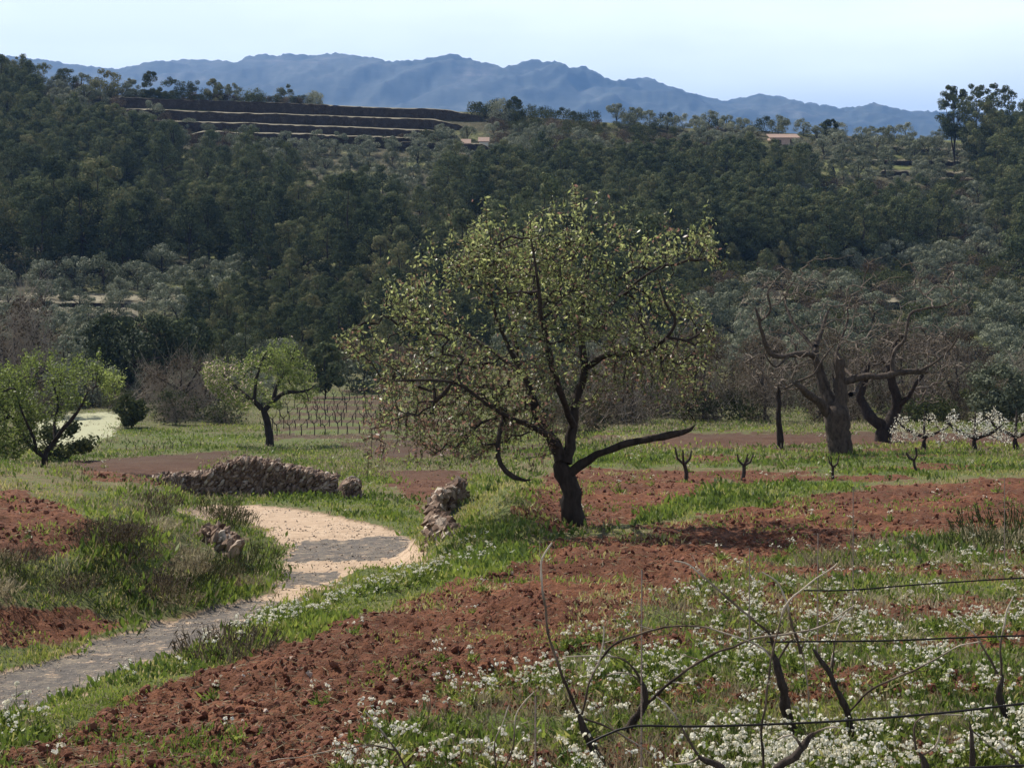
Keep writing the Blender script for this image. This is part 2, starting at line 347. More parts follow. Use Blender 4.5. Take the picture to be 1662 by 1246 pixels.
nt.links.new(ramp(nt, n1, [(0.38, (0.018, 0.026, 0.022)), (0.55, (0.045, 0.055, 0.048)), (0.66, (0.10, 0.10, 0.09)), (0.76, (0.24, 0.22, 0.20))]), b.inputs['Base Color'])
tag(obj('mountains', make_mesh('mountains', np.stack([X, YY, Z], -1).reshape(-1, 3), grid_faces(*X.shape), m, smooth=True)), kind='structure')

# haze
def box_mesh(name, x0, x1, y0, y1, z0, z1, mat):
    v = [(x, y, z) for z in (z0, z1) for x, y in ((x0, y0), (x1, y0), (x1, y1), (x0, y1))]
    return make_mesh(name, v, np.array([[0, 3, 2, 1], [4, 5, 6, 7], [0, 1, 5, 4], [1, 2, 6, 5], [2, 3, 7, 6], [3, 0, 4, 7]]), mat)
HAZE = True
if HAZE:
    m = bpy.data.materials.new('haze'); m.use_nodes = True; nt = m.node_tree; nt.nodes.clear()
    o = N(nt, 'ShaderNodeOutputMaterial'); pv = N(nt, 'ShaderNodeVolumePrincipled')
    pv.inputs['Color'].default_value = (0.24, 0.48, 0.97, 1); pv.inputs['Density'].default_value = 1.35e-4; pv.inputs['Anisotropy'].default_value = 0.1
    nt.links.new(pv.outputs[0], o.inputs['Volume'])
    tag(obj('haze', box_mesh('haze', -9100, 9100, -210, 9100, -62, 440, m)), 'thin blue haze over the whole valley', 'haze', kind='stuff')

# ------------------------------------------------------------------ vegetation materials
def leaf_mat(name, stops, trans=0.35, rough=0.6, spec=0.2, tcol=1.25, var=0.45):
    m = bpy.data.materials.new(name); m.use_nodes = True; nt = m.node_tree; nt.nodes.clear()
    o = N(nt, 'ShaderNodeOutputMaterial'); b = N(nt, 'ShaderNodeBsdfPrincipled'); b.inputs['Roughness'].default_value = rough; b.inputs['Specular IOR Level'].default_value = spec
    oi = N(nt, 'ShaderNodeObjectInfo')
    f = mth(nt, 'ADD', att(nt, 'tint'), mth(nt, 'MULTIPLY', mth(nt, 'SUBTRACT', oi.outputs['Random'], 0.5), var))
    c = ramp(nt, f, stops)
    nt.links.new(c, b.inputs['Base Color'])
    t = N(nt, 'ShaderNodeBsdfTranslucent'); k = N(nt, 'ShaderNodeMixShader'); k.inputs[0].default_value = trans
    v = N(nt, 'ShaderNodeVectorMath', operation='SCALE'); v.inputs['Scale'].default_value = tcol
    nt.links.new(c, v.inputs[0]); nt.links.new(v.outputs[0], t.inputs['Color'])
    nt.links.new(b.outputs[0], k.inputs[1]); nt.links.new(t.outputs[0], k.inputs[2]); nt.links.new(k.outputs[0], o.inputs[0])
    return m
def bark_mat(name, a, b_, scale=14, bs=0.6):
    m, nt, b, o = mat_new(name)
    tc = N(nt, 'ShaderNodeTexCoord'); mp = N(nt, 'ShaderNodeMapping'); mp.inputs['Scale'].default_value = (1, 1, 0.35); nt.links.new(tc.outputs['Object'], mp.inputs[0])
    n = nz(nt, scale, 6, 0.7, mp.outputs[0]); nt.links.new(ramp(nt, n, [(0.3, a), (0.7, b_)]), b.inputs['Base Color']); bump(nt, b, n, bs, 0.03); return m
M_ALMOND = leaf_mat('almond_leaf', [(0.0, (0.15, 0.085, 0.065)), (0.12, (0.11, 0.085, 0.05)), (0.26, (0.085, 0.10, 0.042)), (0.62, (0.155, 0.18, 0.065)), (0.85, (0.30, 0.315, 0.13)), (1.0, (0.54, 0.52, 0.33))], 0.5, 0.4, 0.35, 1.75)
M_ALMOND2 = leaf_mat('fresh_almond_leaf', [(0.0, (0.065, 0.085, 0.022)), (0.5, (0.135, 0.175, 0.040)), (0.9, (0.24, 0.28, 0.08)), (1.0, (0.5, 0.38, 0.34))], 0.45, 0.5, 0.3, 1.45)
M_PINE = leaf_mat('pine_needles', [(0.0, (0.034, 0.044, 0.024)), (0.35, (0.066, 0.082, 0.040)), (0.65, (0.122, 0.138, 0.066)), (1.0, (0.20, 0.18, 0.09))], 0.14, 0.9, 0.02, var=0.85)
M_OLIVE = leaf_mat('olive_leaf', [(0.0, (0.060, 0.072, 0.042)), (0.5, (0.130, 0.145, 0.090)), (1.0, (0.27, 0.28, 0.20))], 0.15, 0.7, 0.12)
M_BROWN = leaf_mat('dry_scrub', [(0.0, (0.042, 0.032, 0.022)), (0.5, (0.085, 0.066, 0.044)), (1.0, (0.18, 0.145, 0.105))], 0.2, 0.9, 0.03)
M_SCRUB = leaf_mat('scrub_leaf', [(0.0, (0.028, 0.036, 0.015)), (0.5, (0.055, 0.066, 0.026)), (1.0, (0.12, 0.12, 0.055))], 0.2, 0.9, 0.03)
M_GRASS = leaf_mat('grass_blades', [(0.0, (0.052, 0.078, 0.016)), (0.4, (0.115, 0.165, 0.028)), (0.7, (0.20, 0.24, 0.045)), (0.88, (0.30, 0.28, 0.09)), (1.0, (0.34, 0.29, 0.15))], 0.4, 0.5, 0.3, 1.3)
M_DRY = leaf_mat('dry_grass', [(0.0, (0.11, 0.085, 0.05)), (0.5, (0.22, 0.19, 0.115)), (1.0, (0.38, 0.33, 0.22))], 0.42)
M_PETAL = leaf_mat('white_petals', [(0.0, (0.52, 0.47, 0.32)), (0.5, (0.70, 0.67, 0.54)), (1.0, (0.80, 0.78, 0.70))], 0.35, 0.6, 0.2, 1.0)
M_BARK = bark_mat('almond_bark', (0.012, 0.009, 0.008), (0.055, 0.042, 0.034))
M_BARKG = bark_mat('grey_bark', (0.022, 0.017, 0.014), (0.115, 0.09, 0.072), 12, 1.0)
M_GTWIG = bark_mat('grey_twig', (0.035, 0.027, 0.021), (0.25, 0.205, 0.165), 1.6)
M_TWIG = bark_mat('pale_twig', (0.20, 0.16, 0.12), (0.38, 0.32, 0.26), 20)
M_CANE = bark_mat('vine_cane', (0.16, 0.12, 0.09), (0.42, 0.34, 0.26), 30, 0.3)
m, nt, b, o = mat_new('cane_bark'); nt.links.new(ramp(nt, att(nt, 'tint'), [(0.2, (0.028, 0.019, 0.015)), (0.5, (0.12, 0.088, 0.062)), (0.8, (0.44, 0.37, 0.29))]), b.inputs['Base Color']); M_CANE = m
M_VINE = bark_mat('vine_bark', (0.018, 0.014, 0.012), (0.08, 0.06, 0.05), 40)

def frusta(P0, P1, R0, R1, n=4):
    """independent tapered segments"""
    P0 = np.asarray(P0, float); P1 = np.asarray(P1, float); d = P1 - P0; d /= np.linalg.norm(d, axis=1)[:, None] + 1e-9
    a = np.where(np.abs(d[:, 2:3]) < 0.9, np.array([[0, 0, 1.]]), np.array([[1., 0, 0]])); u = np.cross(d, a); u /= np.linalg.norm(u, axis=1)[:, None]; w = np.cross(d, u)
    t = np.arange(n) / n * 2 * np.pi; c = np.cos(t)[None, :, None]; s = np.sin(t)[None, :, None]
    ring = u[:, None] * c + w[:, None] * s
    A = P0[:, None] + ring * np.asarray(R0)[:, None, None]; B = P1[:, None] + ring * np.asarray(R1)[:, None, None]
    V = np.concatenate([A, B], 1).reshape(-1, 3); k = np.arange(n); q = np.stack([k, (k + 1) % n, (k + 1) % n + n, k + n], -1)
    return V, (np.arange(len(P0))[:, None, None] * 2 * n + q[None]).reshape(-1, 4)
def smooth_line(pts, rad, step):
    pts = np.asarray(pts, float); rad = np.asarray(rad, float)
    seg = np.linalg.norm(np.diff(pts, axis=0), axis=1); s = np.concatenate([[0], np.cumsum(seg)]); n = max(2, int(s[-1] / step) + 1); q = np.linspace(0, s[-1], n)
    # catmull-rom
    out = np.zeros((n, 3)); idx = np.clip(np.searchsorted(s, q, side='right') - 1, 0, len(pts) - 2)
    t = ((q - s[idx]) / np.maximum(seg[idx], 1e-9))[:, None]; p0 = pts[np.maximum(idx - 1, 0)]; p1 = pts[idx]; p2 = pts[idx + 1]; p3 = pts[np.minimum(idx + 2, len(pts) - 1)]
    out = 0.5 * (2 * p1 + (p2 - p0) * t + (2 * p0 - 5 * p1 + 4 * p2 - p3) * t ** 2 + (3 * p1 - p0 - 3 * p2 + p3) * t ** 3)
    return out, np.interp(q, s, rad)
def tube(pts, rad, n=8, rough=0.0, rg=rng):
    """one continuous tapered tube"""
    pts = np.asarray(pts, float); rad = np.asarray(rad, float); d = np.gradient(pts, axis=0); d /= np.linalg.norm(d, axis=1)[:, None] + 1e-9
    u = np.cross(d[0], [0.3, 1.0, 0.2]); U = []
    for k in range(len(pts)):
        u = u - d[k] * u.dot(d[k]); u = u / (np.linalg.norm(u) + 1e-9); U.append(u)
    U = np.array(U); Wv = np.cross(d, U); t = np.arange(n) / n * 2 * np.pi
    rr = rad[:, None] * (1 + rough * (rg.random((len(pts), n)) - 0.5) * 2)
    V = pts[:, None] + rr[..., None] * (U[:, None] * np.cos(t)[None, :, None] + Wv[:, None] * np.sin(t)[None, :, None])
    V = V.reshape(-1, 3); m = len(pts); i = np.arange(m - 1)[:, None] * n; k = np.arange(n)
    Fq = np.stack([i + k, i + (k + 1) % n, i + (k + 1) % n + n, i + k + n], -1).reshape(-1, 4)
    return V, Fq
def leaves(C, D, ln, wd, rg, Nrm=None, fold=0.0):
    """rhombus leaves at centres C pointing along D"""
    n = len(C); D = D / (np.linalg.norm(D, axis=1)[:, None] + 1e-9)
    r = rg.normal(size=(n, 3)) if Nrm is None else Nrm
    s = np.cross(D, r); s /= np.linalg.norm(s, axis=1)[:, None] + 1e-9
    ln = np.broadcast_to(ln, (n,))[:, None]; wd = np.broadcast_to(wd, (n,))[:, None]
    V = np.stack([C - D * ln * 0.5, C + s * wd * 0.5, C + D * ln * 0.5, C - s * wd * 0.5], 1).reshape(-1, 3)
    return V, np.arange(n * 4).reshape(n, 4)
def grow(nodes, parent, A, rg, step=0.35, jit=0.05, droop=0.0):
    """attach attractor points to the nearest node of a growing skeleton"""
    nodes = list(map(np.array, nodes)); parent = list(parent)
    cap = len(nodes) + len(A) * 4 + 10; NB = np.zeros((cap, 3)); NB[:len(nodes)] = nodes; n = len(nodes); par = np.full(cap, -1); par[:n] = parent
    depth = np.zeros(cap)
    dist = np.array([np.min(np.linalg.norm(NB[:n] - a, axis=1)) for a in A]); order = np.argsort(dist + rg.random(len(A)) * 0.15)
    for j in order:
        a = A[j]; v = NB[:n] - a; d = np.sqrt((v * v).sum(1)) + 0.02 * depth[:n]; k = int(np.argmin(d)); L_ = np.linalg.norm(v[k])
        if L_ < 0.03: continue
        m = int(min(3, L_ // step)); prev = k; p0 = NB[k]
        for q in range(m):
            t = (q + 1) / (m + 1); p = p0 * (1 - t) + a * t + rg.normal(size=3) * jit * min(1, L_) + np.array([0, 0, (-droop + 0.10) * L_ * t * (1 - t) * 2])
            if n >= cap - 1: break
            NB[n] = p; par[n] = prev; depth[n] = depth[prev] + 1; prev = n; n += 1
        NB[n] = a; par[n] = prev; depth[n] = depth[prev] + 1; n += 1
    return NB[:n], par[:n]
def pipe_radii(par, n0, r0, tip, e=2.2):
    n = len(par); acc = np.zeros(n); has = np.zeros(n, bool)
    for i in range(n - 1, n0 - 1, -1):
        r = acc[i] ** (1 / e) if has[i] else tip
        acc[i] = r ** e
        p = par[i]
        if p >= 0: acc[p] += r ** e; has[p] = True
    rad = acc ** (1 / e); rad[:n0] = r0; return rad, ~has
def limb_skeleton(limbs, step=0.12, wig=1.0):
    """limbs: list of (points, radii). returns tubes and skeleton nodes"""
    nodes = []; par = []; rad = []; tubes = []
    for pts, rr in limbs:
        q, r = smooth_line(pts, rr, step); base = len(nodes)
        s_ = np.arange(len(q)) * step; k_ = int(abs(q[0].sum()) * 1000) % 997
        for ax in range(3): q[:, ax] += (fbm(s_ * 2.2, s_ * 0 + k_ + ax * 7, 3, 3 + ax) - 0.5) * (np.clip(r * 1.4, 0.02, 0.13) * wig * np.minimum(1, s_ / 0.4)) + (fbm(s_ * 6.5, s_ * 0 + k_ + ax * 5, 2, 23 + ax) - 0.5) * np.clip(r * .8, .01, .06)
        r = r * (0.82 + 0.42 * fbm(s_ * 3.6, s_ * 0 + k_, 2, 19)); r[-1] *= .08; r[-2] *= .7; tubes.append((q, r))
        for i in range(len(q)): nodes.append(q[i]); par.append(-1); rad.append(r[i])
    return nodes, par, np.array(rad), tubes
def build_tree(name, base, limbs, A, label, cat, rg, bark, twig=None, tip=0.003, leaf=None, group=None, e=2.2, rough=0.12, sides=10, parts=('trunk', 'branches', 'leaves'), mind=3, ground_it=True, step=0.3, droop=0.0, jit=0.05):
    nodes, par, r0, tubes = limb_skeleton(limbs); n0 = len(nodes)
    keep = np.arange(0, n0); root = empty(name, base, label, cat, group)
    b = Buf()
    for q, r in tubes: b.add(*tube(q, r, sides, rough, rg))
    o = obj(parts[0], b.mesh(parts[0], bark, base, smooth=True), root)
    st = np.array([i for i in range(n0) if r0[i] < np.max(r0) * 0.62]) if n0 else keep
    NB, pr = grow([nodes[i] for i in st], [-1] * len(st), A, rg, step=step, droop=droop, jit=jit); n1 = len(st)
    rad, leafn = pipe_radii(pr, n1, r0[st], tip, e)
    i = np.arange(n1, len(NB)); p = pr[i]; R1 = rad[i]; R0 = np.minimum(rad[p], R1 * 1.35)
    b = Buf(); thick = R1 > 0.012
    for mk, ns in ((thick, 6), (~thick, 3)):
        if mk.any(): b.add(*frusta(NB[p][mk], NB[i][mk], R0[mk], R1[mk], ns))
    obj(parts[1], b.mesh(parts[1], twig or bark, base, smooth=True), root)
    if leaf:
        lm, density, ln, tintf = leaf
        sel = i[R1 < tip * 4.6]; pp = pr[sel]; seg = NB[sel] - NB[pp]; sl = np.linalg.norm(seg, axis=1)
        cnt = rg.poisson(np.maximum(sl, 0.06) * density); idx = np.repeat(np.arange(len(sel)), cnt)
        C = NB[pp][idx] + seg[idx] * rg.random((len(idx), 1)) + rg.normal(size=(len(idx), 3)) * ln * 0.6
        D = seg[idx] / (sl[idx, None] + 1e-9) * 0.6 + rg.normal(size=(len(idx), 3)) * 0.8
        sz = ln * (0.4 + 1.2 * rg.random(len(idx)))
        V, Fq = leaves(C, D, sz, sz * 0.42, rg); t = tintf(C, rg)
        b = Buf(); b.add(V, Fq, np.repeat(t, 4)); obj(parts[2], b.mesh(parts[2], lm, base), root)
    return root
def sample_env(poly, Y, depth, n, rg, shell=0.35, cl_=(1.3, .36)):
    """random points in a crown: outline in photo pixels at depth Y, rounded in the third direction"""
    x0 = min(p[0] for p in poly); x1 = max(p[0] for p in poly); y0 = min(p[1] for p in poly); y1 = max(p[1] for p in poly)
    cx, cy = (x0 + x1) / 2, (y0 + y1) / 2; out = []
    while len(out) < n:
        x = rg.uniform(x0, x1, n); y = rg.uniform(y0, y1, n); ok = inpoly(x, y, poly); x = x[ok]; y = y[ok]
        d, _ = polydist(x, y, poly, True); hw = depth * np.sqrt(np.clip(d / (min(x1 - x0, y1 - y0) * 0.42), 0.03, 1))
        z = rg.uniform(-1, 1, len(x)); z = np.sign(z) * np.abs(z) ** (1 - shell) * hw
        cl = fbm(x / F * Y * cl_[0] + z, y / F * Y * cl_[0] + z * 0.7, 2, 91); k = cl > cl_[1] + 0.1 * rg.random(len(x))
        for a, b_, c in zip(x[k], y[k], z[k]): out.append(P(a, b_, Y + c) if False else np.array([(a - CX) / F * Y, Y + c, (HZ - b_) / F * Y]))
    return np.array(out[:n])
def shoots(env, Y, n, lo, hi, rg, dep=1.0):
    out = []; ex = np.array(env); top = ex[:, 1].min(); bot = ex[:, 1].max()
    for k in range(n):
        x = rg.uniform(ex[:, 0].min(), ex[:, 0].max()); ys = np.linspace(top, bot, 60); ins = inpoly(np.full(60, x), ys, env)
        if not ins.any(): continue
        y = ys[np.argmax(ins)]; h = rg.uniform(lo, hi); lean = rg.normal() * h * .25; dy = rg.uniform(-dep, dep)
        for j in range(6): out.append(np.array([(x + lean * j / 5 - CX) / F * Y, Y + dy, (HZ - (y + 12 - (h + 12) * j / 5)) / F * Y]))
    return np.array(out)
def L3(pts, Y, R_): # traced limb: (px,py,dy) -> points in metres, radii in photo px
    return ([np.array([(p[0] - CX) / F * Y, Y + (p[2] if len(p) > 2 else 0), (HZ - p[1]) / F * Y]) for p in pts], [r / F * Y for r in R_])

# ------------------------------------------------------------------ the big almond tree
def big_almond():
    rg = np.random.default_rng(3); Y = gY(932, 850, 18, 26); base = gpt(932, Y)
    LM = lambda a, y, r: L3(a, y, [v * 0.62 for v in r])
    limbs = [
        LM([(934, 862), (930, 835), (922, 800), (915, 765), (912, 740)], Y, [34, 29, 27.5, 26, 24]),
        LM([(912, 745), (898, 715), (880, 690), (868, 655), (850, 610, .2), (820, 560, .4), (800, 500, .5), (790, 440, .6)], Y, [20, 15, 12, 10, 8, 6, 4, 2.5]),
        LM([(915, 750), (930, 700, .1), (938, 650, .2), (950, 600, .3), (945, 550, .4), (950, 480, .5), (965, 400, .4)], Y, [17, 12, 11, 10, 9, 6, 2.5]),
        LM([(922, 768), (950, 750, -.1), (990, 725, -.2), (1040, 708, -.3), (1085, 700, -.3), (1120, 688, -.3), (1126, 682, -.3)], Y, [13, 10, 9, 8.5, 7.5, 6, 3]),
        LM([(905, 725), (890, 700, -.4), (850, 670, -.9), (800, 640, -1.3), (750, 600, -1.6), (700, 590, -1.9), (650, 590, -2.0)], Y, [9, 7.5, 6.5, 5, 3.6, 2.4, 1.2]),
        LM([(955, 600, .3), (985, 578, .2), (1020, 575, 0), (1060, 560, -.3), (1090, 520, -.5), (1075, 490, -.5), (1060, 440, -.6)], Y, [8, 7, 6, 5, 4, 3, 2]),
        LM([(870, 660), (850, 620, 1.0), (830, 560, 1.6), (850, 480, 1.9), (870, 420, 2.0)], Y, [8, 7, 6, 4, 2]),
        LM([(820, 650, -.9), (808, 700, -1.2), (815, 730, -1.3), (840, 750, -1.3), (865, 750, -1.3)], Y, [5, 6, 6, 6, 2]),
        LM([(945, 560, .4), (990, 510, .8), (1040, 470, 1.2), (1100, 430, 1.3)], Y, [7, 6, 4, 2]),
        LM([(930, 690), (900, 600, -.8), (880, 520, -1.2), (870, 440, -1.3), (860, 380, -1.2)], Y, [9, 7, 6, 4, 2]),
        LM([(850, 610, .2), (790, 570, .6), (720, 540, 1.0), (660, 500, 1.1)], Y, [7, 5, 4, 2]),
    ]
    env = [(545, 548), (585, 520), (600, 545), (640, 500), (630, 470), (660, 455), (665, 430), (700, 438), (720, 412), (745, 425), (775, 372), (800, 410), (845, 405), (862, 362), (880, 400), (905, 395), (925, 350), (960, 335), (980, 385),
           (1010, 430), (1040, 405), (1065, 440), (1090, 400), (1140, 365), (1165, 400), (1150, 440), (1110, 470), (1150, 510), (1165, 560), (1120, 620), (1060, 630), (1010, 600), (990, 640), (950, 690), (900, 690), (870, 700),
           (830, 730), (760, 745), (700, 735), (650, 690), (620, 640), (600, 600), (560, 570)]
    A = sample_env(env, Y, 2.0, 4700, rg, .2, (1.35, .465))
    # upright shoots over the crown, drooping ones under its left side
    extra = []
    for (x, y, h) in [(968, 345, 36), (782, 365, 22), (862, 370, 24), (1137, 365, 28), (915, 345, 28), (1040, 400, 22), (1168, 420, 22), (730, 405, 20), (1000, 385, 22), (1105, 395, 18), (835, 395, 24), (890, 385, 16)]:
        dy = rg.uniform(-.6, .6); bx = x + rg.uniform(-6, 6)
        for k in range(7): extra.append(np.array([(bx + rg.normal() * 2 + (x - bx) * k / 6 - CX) / F * Y, Y + dy, (HZ - (y + 22 - (h + 22) * k / 6)) / F * Y]))
    for k in range(110):
        x = rg.uniform(600, 1170); tp = np.interp(x, [560, 650, 700, 770, 860, 960, 1020, 1090, 1140, 1170], [540, 470, 425, 385, 385, 352, 400, 395, 380, 415]); h = rg.uniform(8, 50) * (.5 + rg.random()); dy = rg.uniform(-1.2, 1.2); lean = rg.normal() * 10
        for j in range(6): extra.append(np.array([(x + lean * j / 5 + rg.normal() * 1.5 - CX) / F * Y, Y + dy, (HZ - (tp + 30 - (h + 30) * j / 5)) / F * Y]))
    for k in range(120):
        x = rg.uniform(985, 1150); y = rg.uniform(560, 610); dy = rg.uniform(-1.3, 1.3); h = rg.uniform(15, 55)
        for j in range(4): extra.append(np.array([(x + rg.normal() * 2 - CX) / F * Y, Y + dy, (HZ - (y + h * j / 3)) / F * Y]))
    for k in range(330):
        x = rg.uniform(600, 900); y = rg.uniform(570, 700); dy = rg.uniform(-1.5, 1.5); h = rg.uniform(20, 60)
        for j in range(4): extra.append(np.array([(x + rg.normal() * 2 - CX) / F * Y, Y + dy, (HZ - (y + h * j / 3)) / F * Y]))
    A = np.concatenate([A, np.array(extra)])
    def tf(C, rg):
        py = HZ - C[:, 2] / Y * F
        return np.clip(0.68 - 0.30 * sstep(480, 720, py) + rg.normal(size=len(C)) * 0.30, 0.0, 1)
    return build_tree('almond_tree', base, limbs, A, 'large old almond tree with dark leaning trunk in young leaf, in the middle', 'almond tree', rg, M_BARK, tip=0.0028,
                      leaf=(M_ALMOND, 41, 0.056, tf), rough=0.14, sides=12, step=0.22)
big_almond()

# ------------------------------------------------------------------ the other near trees
def almond_small():
    rg = np.random.default_rng(11); Y = gY(438, 724, 45, 90); base = gpt(438, Y)
    limbs = [L3([(440, 730), (437, 700), (432, 680), (425, 662)], Y, [9, 8, 8, 7]),
             L3([(425, 664), (412, 650), (400, 643), (380, 630, .5), (355, 610, .8), (340, 600, 1)], Y, [6, 5, 4, 3, 2, 1.2]),
             L3([(428, 668), (445, 650), (465, 635, -.4), (500, 630, -.7), (515, 622, -.8)], Y, [6, 5, 4, 2.5, 1.2]),
             L3([(445, 652), (450, 620, .3), (470, 590, .5), (478, 562, .5)], Y, [5, 4, 3, 1.5]),
             L3([(412, 650), (420, 610, -.5), (430, 580, -.7), (440, 565, -.7)], Y, [4, 3, 2, 1.2])]
    env = [(328, 602), (340, 590), (370, 592), (395, 600), (412, 580), (440, 566), (465, 560), (485, 575), (505, 590), (514, 640), (495, 655), (470, 650), (450, 665), (430, 650), (405, 668), (370, 655), (340, 632)]
    limbs = [(p, [v * .72 for v in r]) for p, r in limbs]; A = np.concatenate([sample_env(env, Y, 2.0, 2300, rg, .1), shoots(env, Y, 50, 6, 20, rg)])
    tf = lambda C, rg: np.where((C[:, 0] < (400 - CX) / F * Y + rg.normal(size=len(C)) * .6) & (rg.random(len(C)) < 0.25), 1.0, np.clip(0.45 + rg.normal(size=len(C)) * 0.2, 0, 0.88))
    build_tree('almond_tree', base, limbs, A, 'small almond tree with pink blossom on its left, standing just behind the dry stone wall', 'almond tree', rg, M_BARK, tip=0.003,
               leaf=(M_ALMOND2, 55, 0.08, tf), step=0.3)
almond_small()
def almond_left():
    rg = np.random.default_rng(12); Y = gY(72, 765, 36, 80); base = gpt(72, Y)
    limbs = [L3([(70, 772), (70, 745), (74, 730)], Y, [8, 7, 6]),
             L3([(72, 735), (90, 715), (110, 690, -.2), (130, 665, -.3), (150, 630, -.4)], Y, [6, 5, 4.5, 3.5, 1.5]),
             L3([(70, 740), (50, 725), (30, 700, .3), (10, 680, .5), (-20, 650, .6)], Y, [5, 4, 3.5, 3, 1.2]),
             L3([(90, 715), (82, 690, .4), (85, 660, .6), (70, 620, .8)], Y, [4, 3, 2.5, 1.2]),
             L3([(60, 735), (62, 700, -.6), (50, 660, -.9), (40, 620, -1)], Y, [4, 3, 2, 1.2])]
    env = [(-70, 680), (-60, 620), (-10, 600), (20, 595), (50, 580), (70, 590), (110, 595), (150, 588), (165, 600), (190, 612), (195, 640), (150, 660), (130, 650), (90, 690), (60, 680), (60, 730), (20, 745), (-40, 740)]
    limbs = [(p, [v * .72 for v in r]) for p, r in limbs]; A = np.concatenate([sample_env(env, Y, 1.8, 3200, rg, .1), shoots(env, Y, 70, 6, 22, rg)])
    tf = lambda C, rg: np.clip(np.where(C[:, 0] > (165 - CX) / F * Y, 0.8, 0.42) + rg.normal(size=len(C)) * 0.16, 0, 0.88)
    build_tree('almond_tree', base, limbs, A, 'bright green almond tree at the left edge of the picture, leaning trunk forked low', 'almond tree', rg, M_BARK, tip=0.003,
               leaf=(M_ALMOND2, 60, 0.07, tf), step=0.3)
almond_left()
def fig_tree():
    rg = np.random.default_rng(13); Y = gY(1365, 738, 30, 60); base = gpt(1365, Y)
    LM = lambda a, y, r: L3(a, y, [v * 0.66 for v in r])
    limbs = [
        L3([(1366, 752), (1364, 738), (1362, 715), (1361, 690), (1360, 665), (1362, 650)], Y, [27, 22, 19.5, 19, 19, 17]),
        LM([(1362, 662), (1365, 640), (1364, 615), (1360, 590), (1358, 570)], Y, [20, 15, 13, 12, 7]),           # broken stub
        LM([(1350, 665), (1345, 640, .2), (1335, 610, .3), (1327, 585, .3), (1328, 560, .3)], Y, [14, 13, 12, 11, 9]),
        LM([(1328, 565, .3), (1338, 545, .5), (1350, 515, .7), (1358, 500, .8)], Y, [7, 5, 4, 2]),
        LM([(1327, 580, .3), (1300, 573, -.2), (1270, 575, -.5), (1245, 570, -.7), (1230, 540, -.9), (1222, 510, -1.0), (1215, 490, -1)], Y, [8, 7, 6, 5.5, 5, 4, 2]),
        LM([(1225, 515, -1), (1240, 500, -1), (1235, 470, -1.1), (1250, 450, -1.1)], Y, [3, 3, 2, 1]),
        LM([(1345, 670), (1325, 650, -.3), (1305, 635, -.6), (1290, 622, -.9), (1275, 612, -1)], Y, [13, 11, 9, 7, 3]),
        LM([(1280, 612, -1), (1305, 598, -1.2), (1320, 575, -1.2), (1345, 545, -1.2)], Y, [3, 2.5, 2, 1]),
        LM([(1370, 622), (1400, 610, -.3), (1440, 605, -.5), (1475, 598, -.6), (1500, 600, -.7)], Y, [8, 8, 7, 6, 3]),
        LM([(1440, 605, -.5), (1445, 575, -.4), (1465, 545, -.3), (1475, 510, -.2), (1500, 500, -.2), (1530, 495, -.2), (1560, 475, -.2)], Y, [5, 4.5, 4, 3.5, 3, 2, 1]),
        LM([(1455, 603, -.5), (1490, 590, -.9), (1520, 560, -1.2), (1540, 520, -1.4)], Y, [4, 3, 2, 1]),
        LM([(1385, 612), (1370, 590, 1), (1385, 560, 1.5), (1400, 520, 1.8), (1395, 480, 2)], Y, [5, 4, 3.5, 2.5, 1]),
        LM([(1328, 570, .3), (1300, 530, 1), (1290, 490, 1.4), (1310, 455, 1.5)], Y, [5, 4, 3, 1]),
        LM([(1275, 575, -.5), (1250, 590, -.8), (1235, 575, -1.0), (1228, 560, -1)], Y, [3, 2.5, 2, 1]),
        LM([(1380, 640), (1395, 640, .5), (1410, 625, .8), (1425, 610, 1)], Y, [6, 5, 4, 2]),
    ]
    env = [(1185, 580), (1190, 500), (1215, 450), (1260, 430), (1320, 415), (1400, 410), (1480, 420), (1560, 440), (1580, 480), (1560, 540), (1570, 600), (1500, 620), (1470, 590), (1400, 580), (1300, 590), (1270, 640), (1200, 640)]
    A = sample_env(env, Y, 2.4, 800, rg, shell=0.5)
    build_tree('bare_tree', base, limbs, A, 'large bare pollarded tree with a very thick grey trunk and crooked limbs', 'bare tree', rg, M_BARKG, twig=M_GTWIG, tip=0.0075, e=2.6, rough=0.12, sides=14, step=0.22, jit=0.05)
fig_tree()
def fork_tree():
    rg = np.random.default_rng(14); Y = gY(1433, 716, 38, 75); base = gpt(1433, Y)
    limbs = [L3([(1432, 724), (1433, 705), (1437, 690)], Y, [15, 13, 13]),
             L3([(1436, 695), (1420, 680), (1408, 665, .2), (1402, 645, .3), (1406, 625, .3), (1415, 590, .3)], Y, [11, 9, 8, 7, 6, 3]),
             L3([(1440, 695), (1450, 675), (1456, 655, -.1), (1448, 630, -.2), (1442, 600, -.2), (1450, 560, 0), (1475, 540, .2)], Y, [11, 9, 8, 7, 7, 4, 2]),
             L3([(1456, 658, -.1), (1470, 640, -.4), (1485, 610, -.6), (1500, 580, -.8)], Y, [5, 4, 3, 2])]
    env = [(1370, 640), (1380, 560), (1420, 530), (1480, 510), (1540, 540), (1550, 600), (1530, 650), (1490, 660), (1470, 620), (1430, 600), (1400, 630)]
    A = sample_env(env, Y, 2.2, 700, rg)
    build_tree('bare_tree', base, limbs, A, 'dark bare tree forked low into a V, just right of the thick grey trunk', 'bare tree', rg, M_BARK, twig=M_GTWIG, tip=0.008, e=2.7, step=0.24, jit=0.05)
fork_tree()
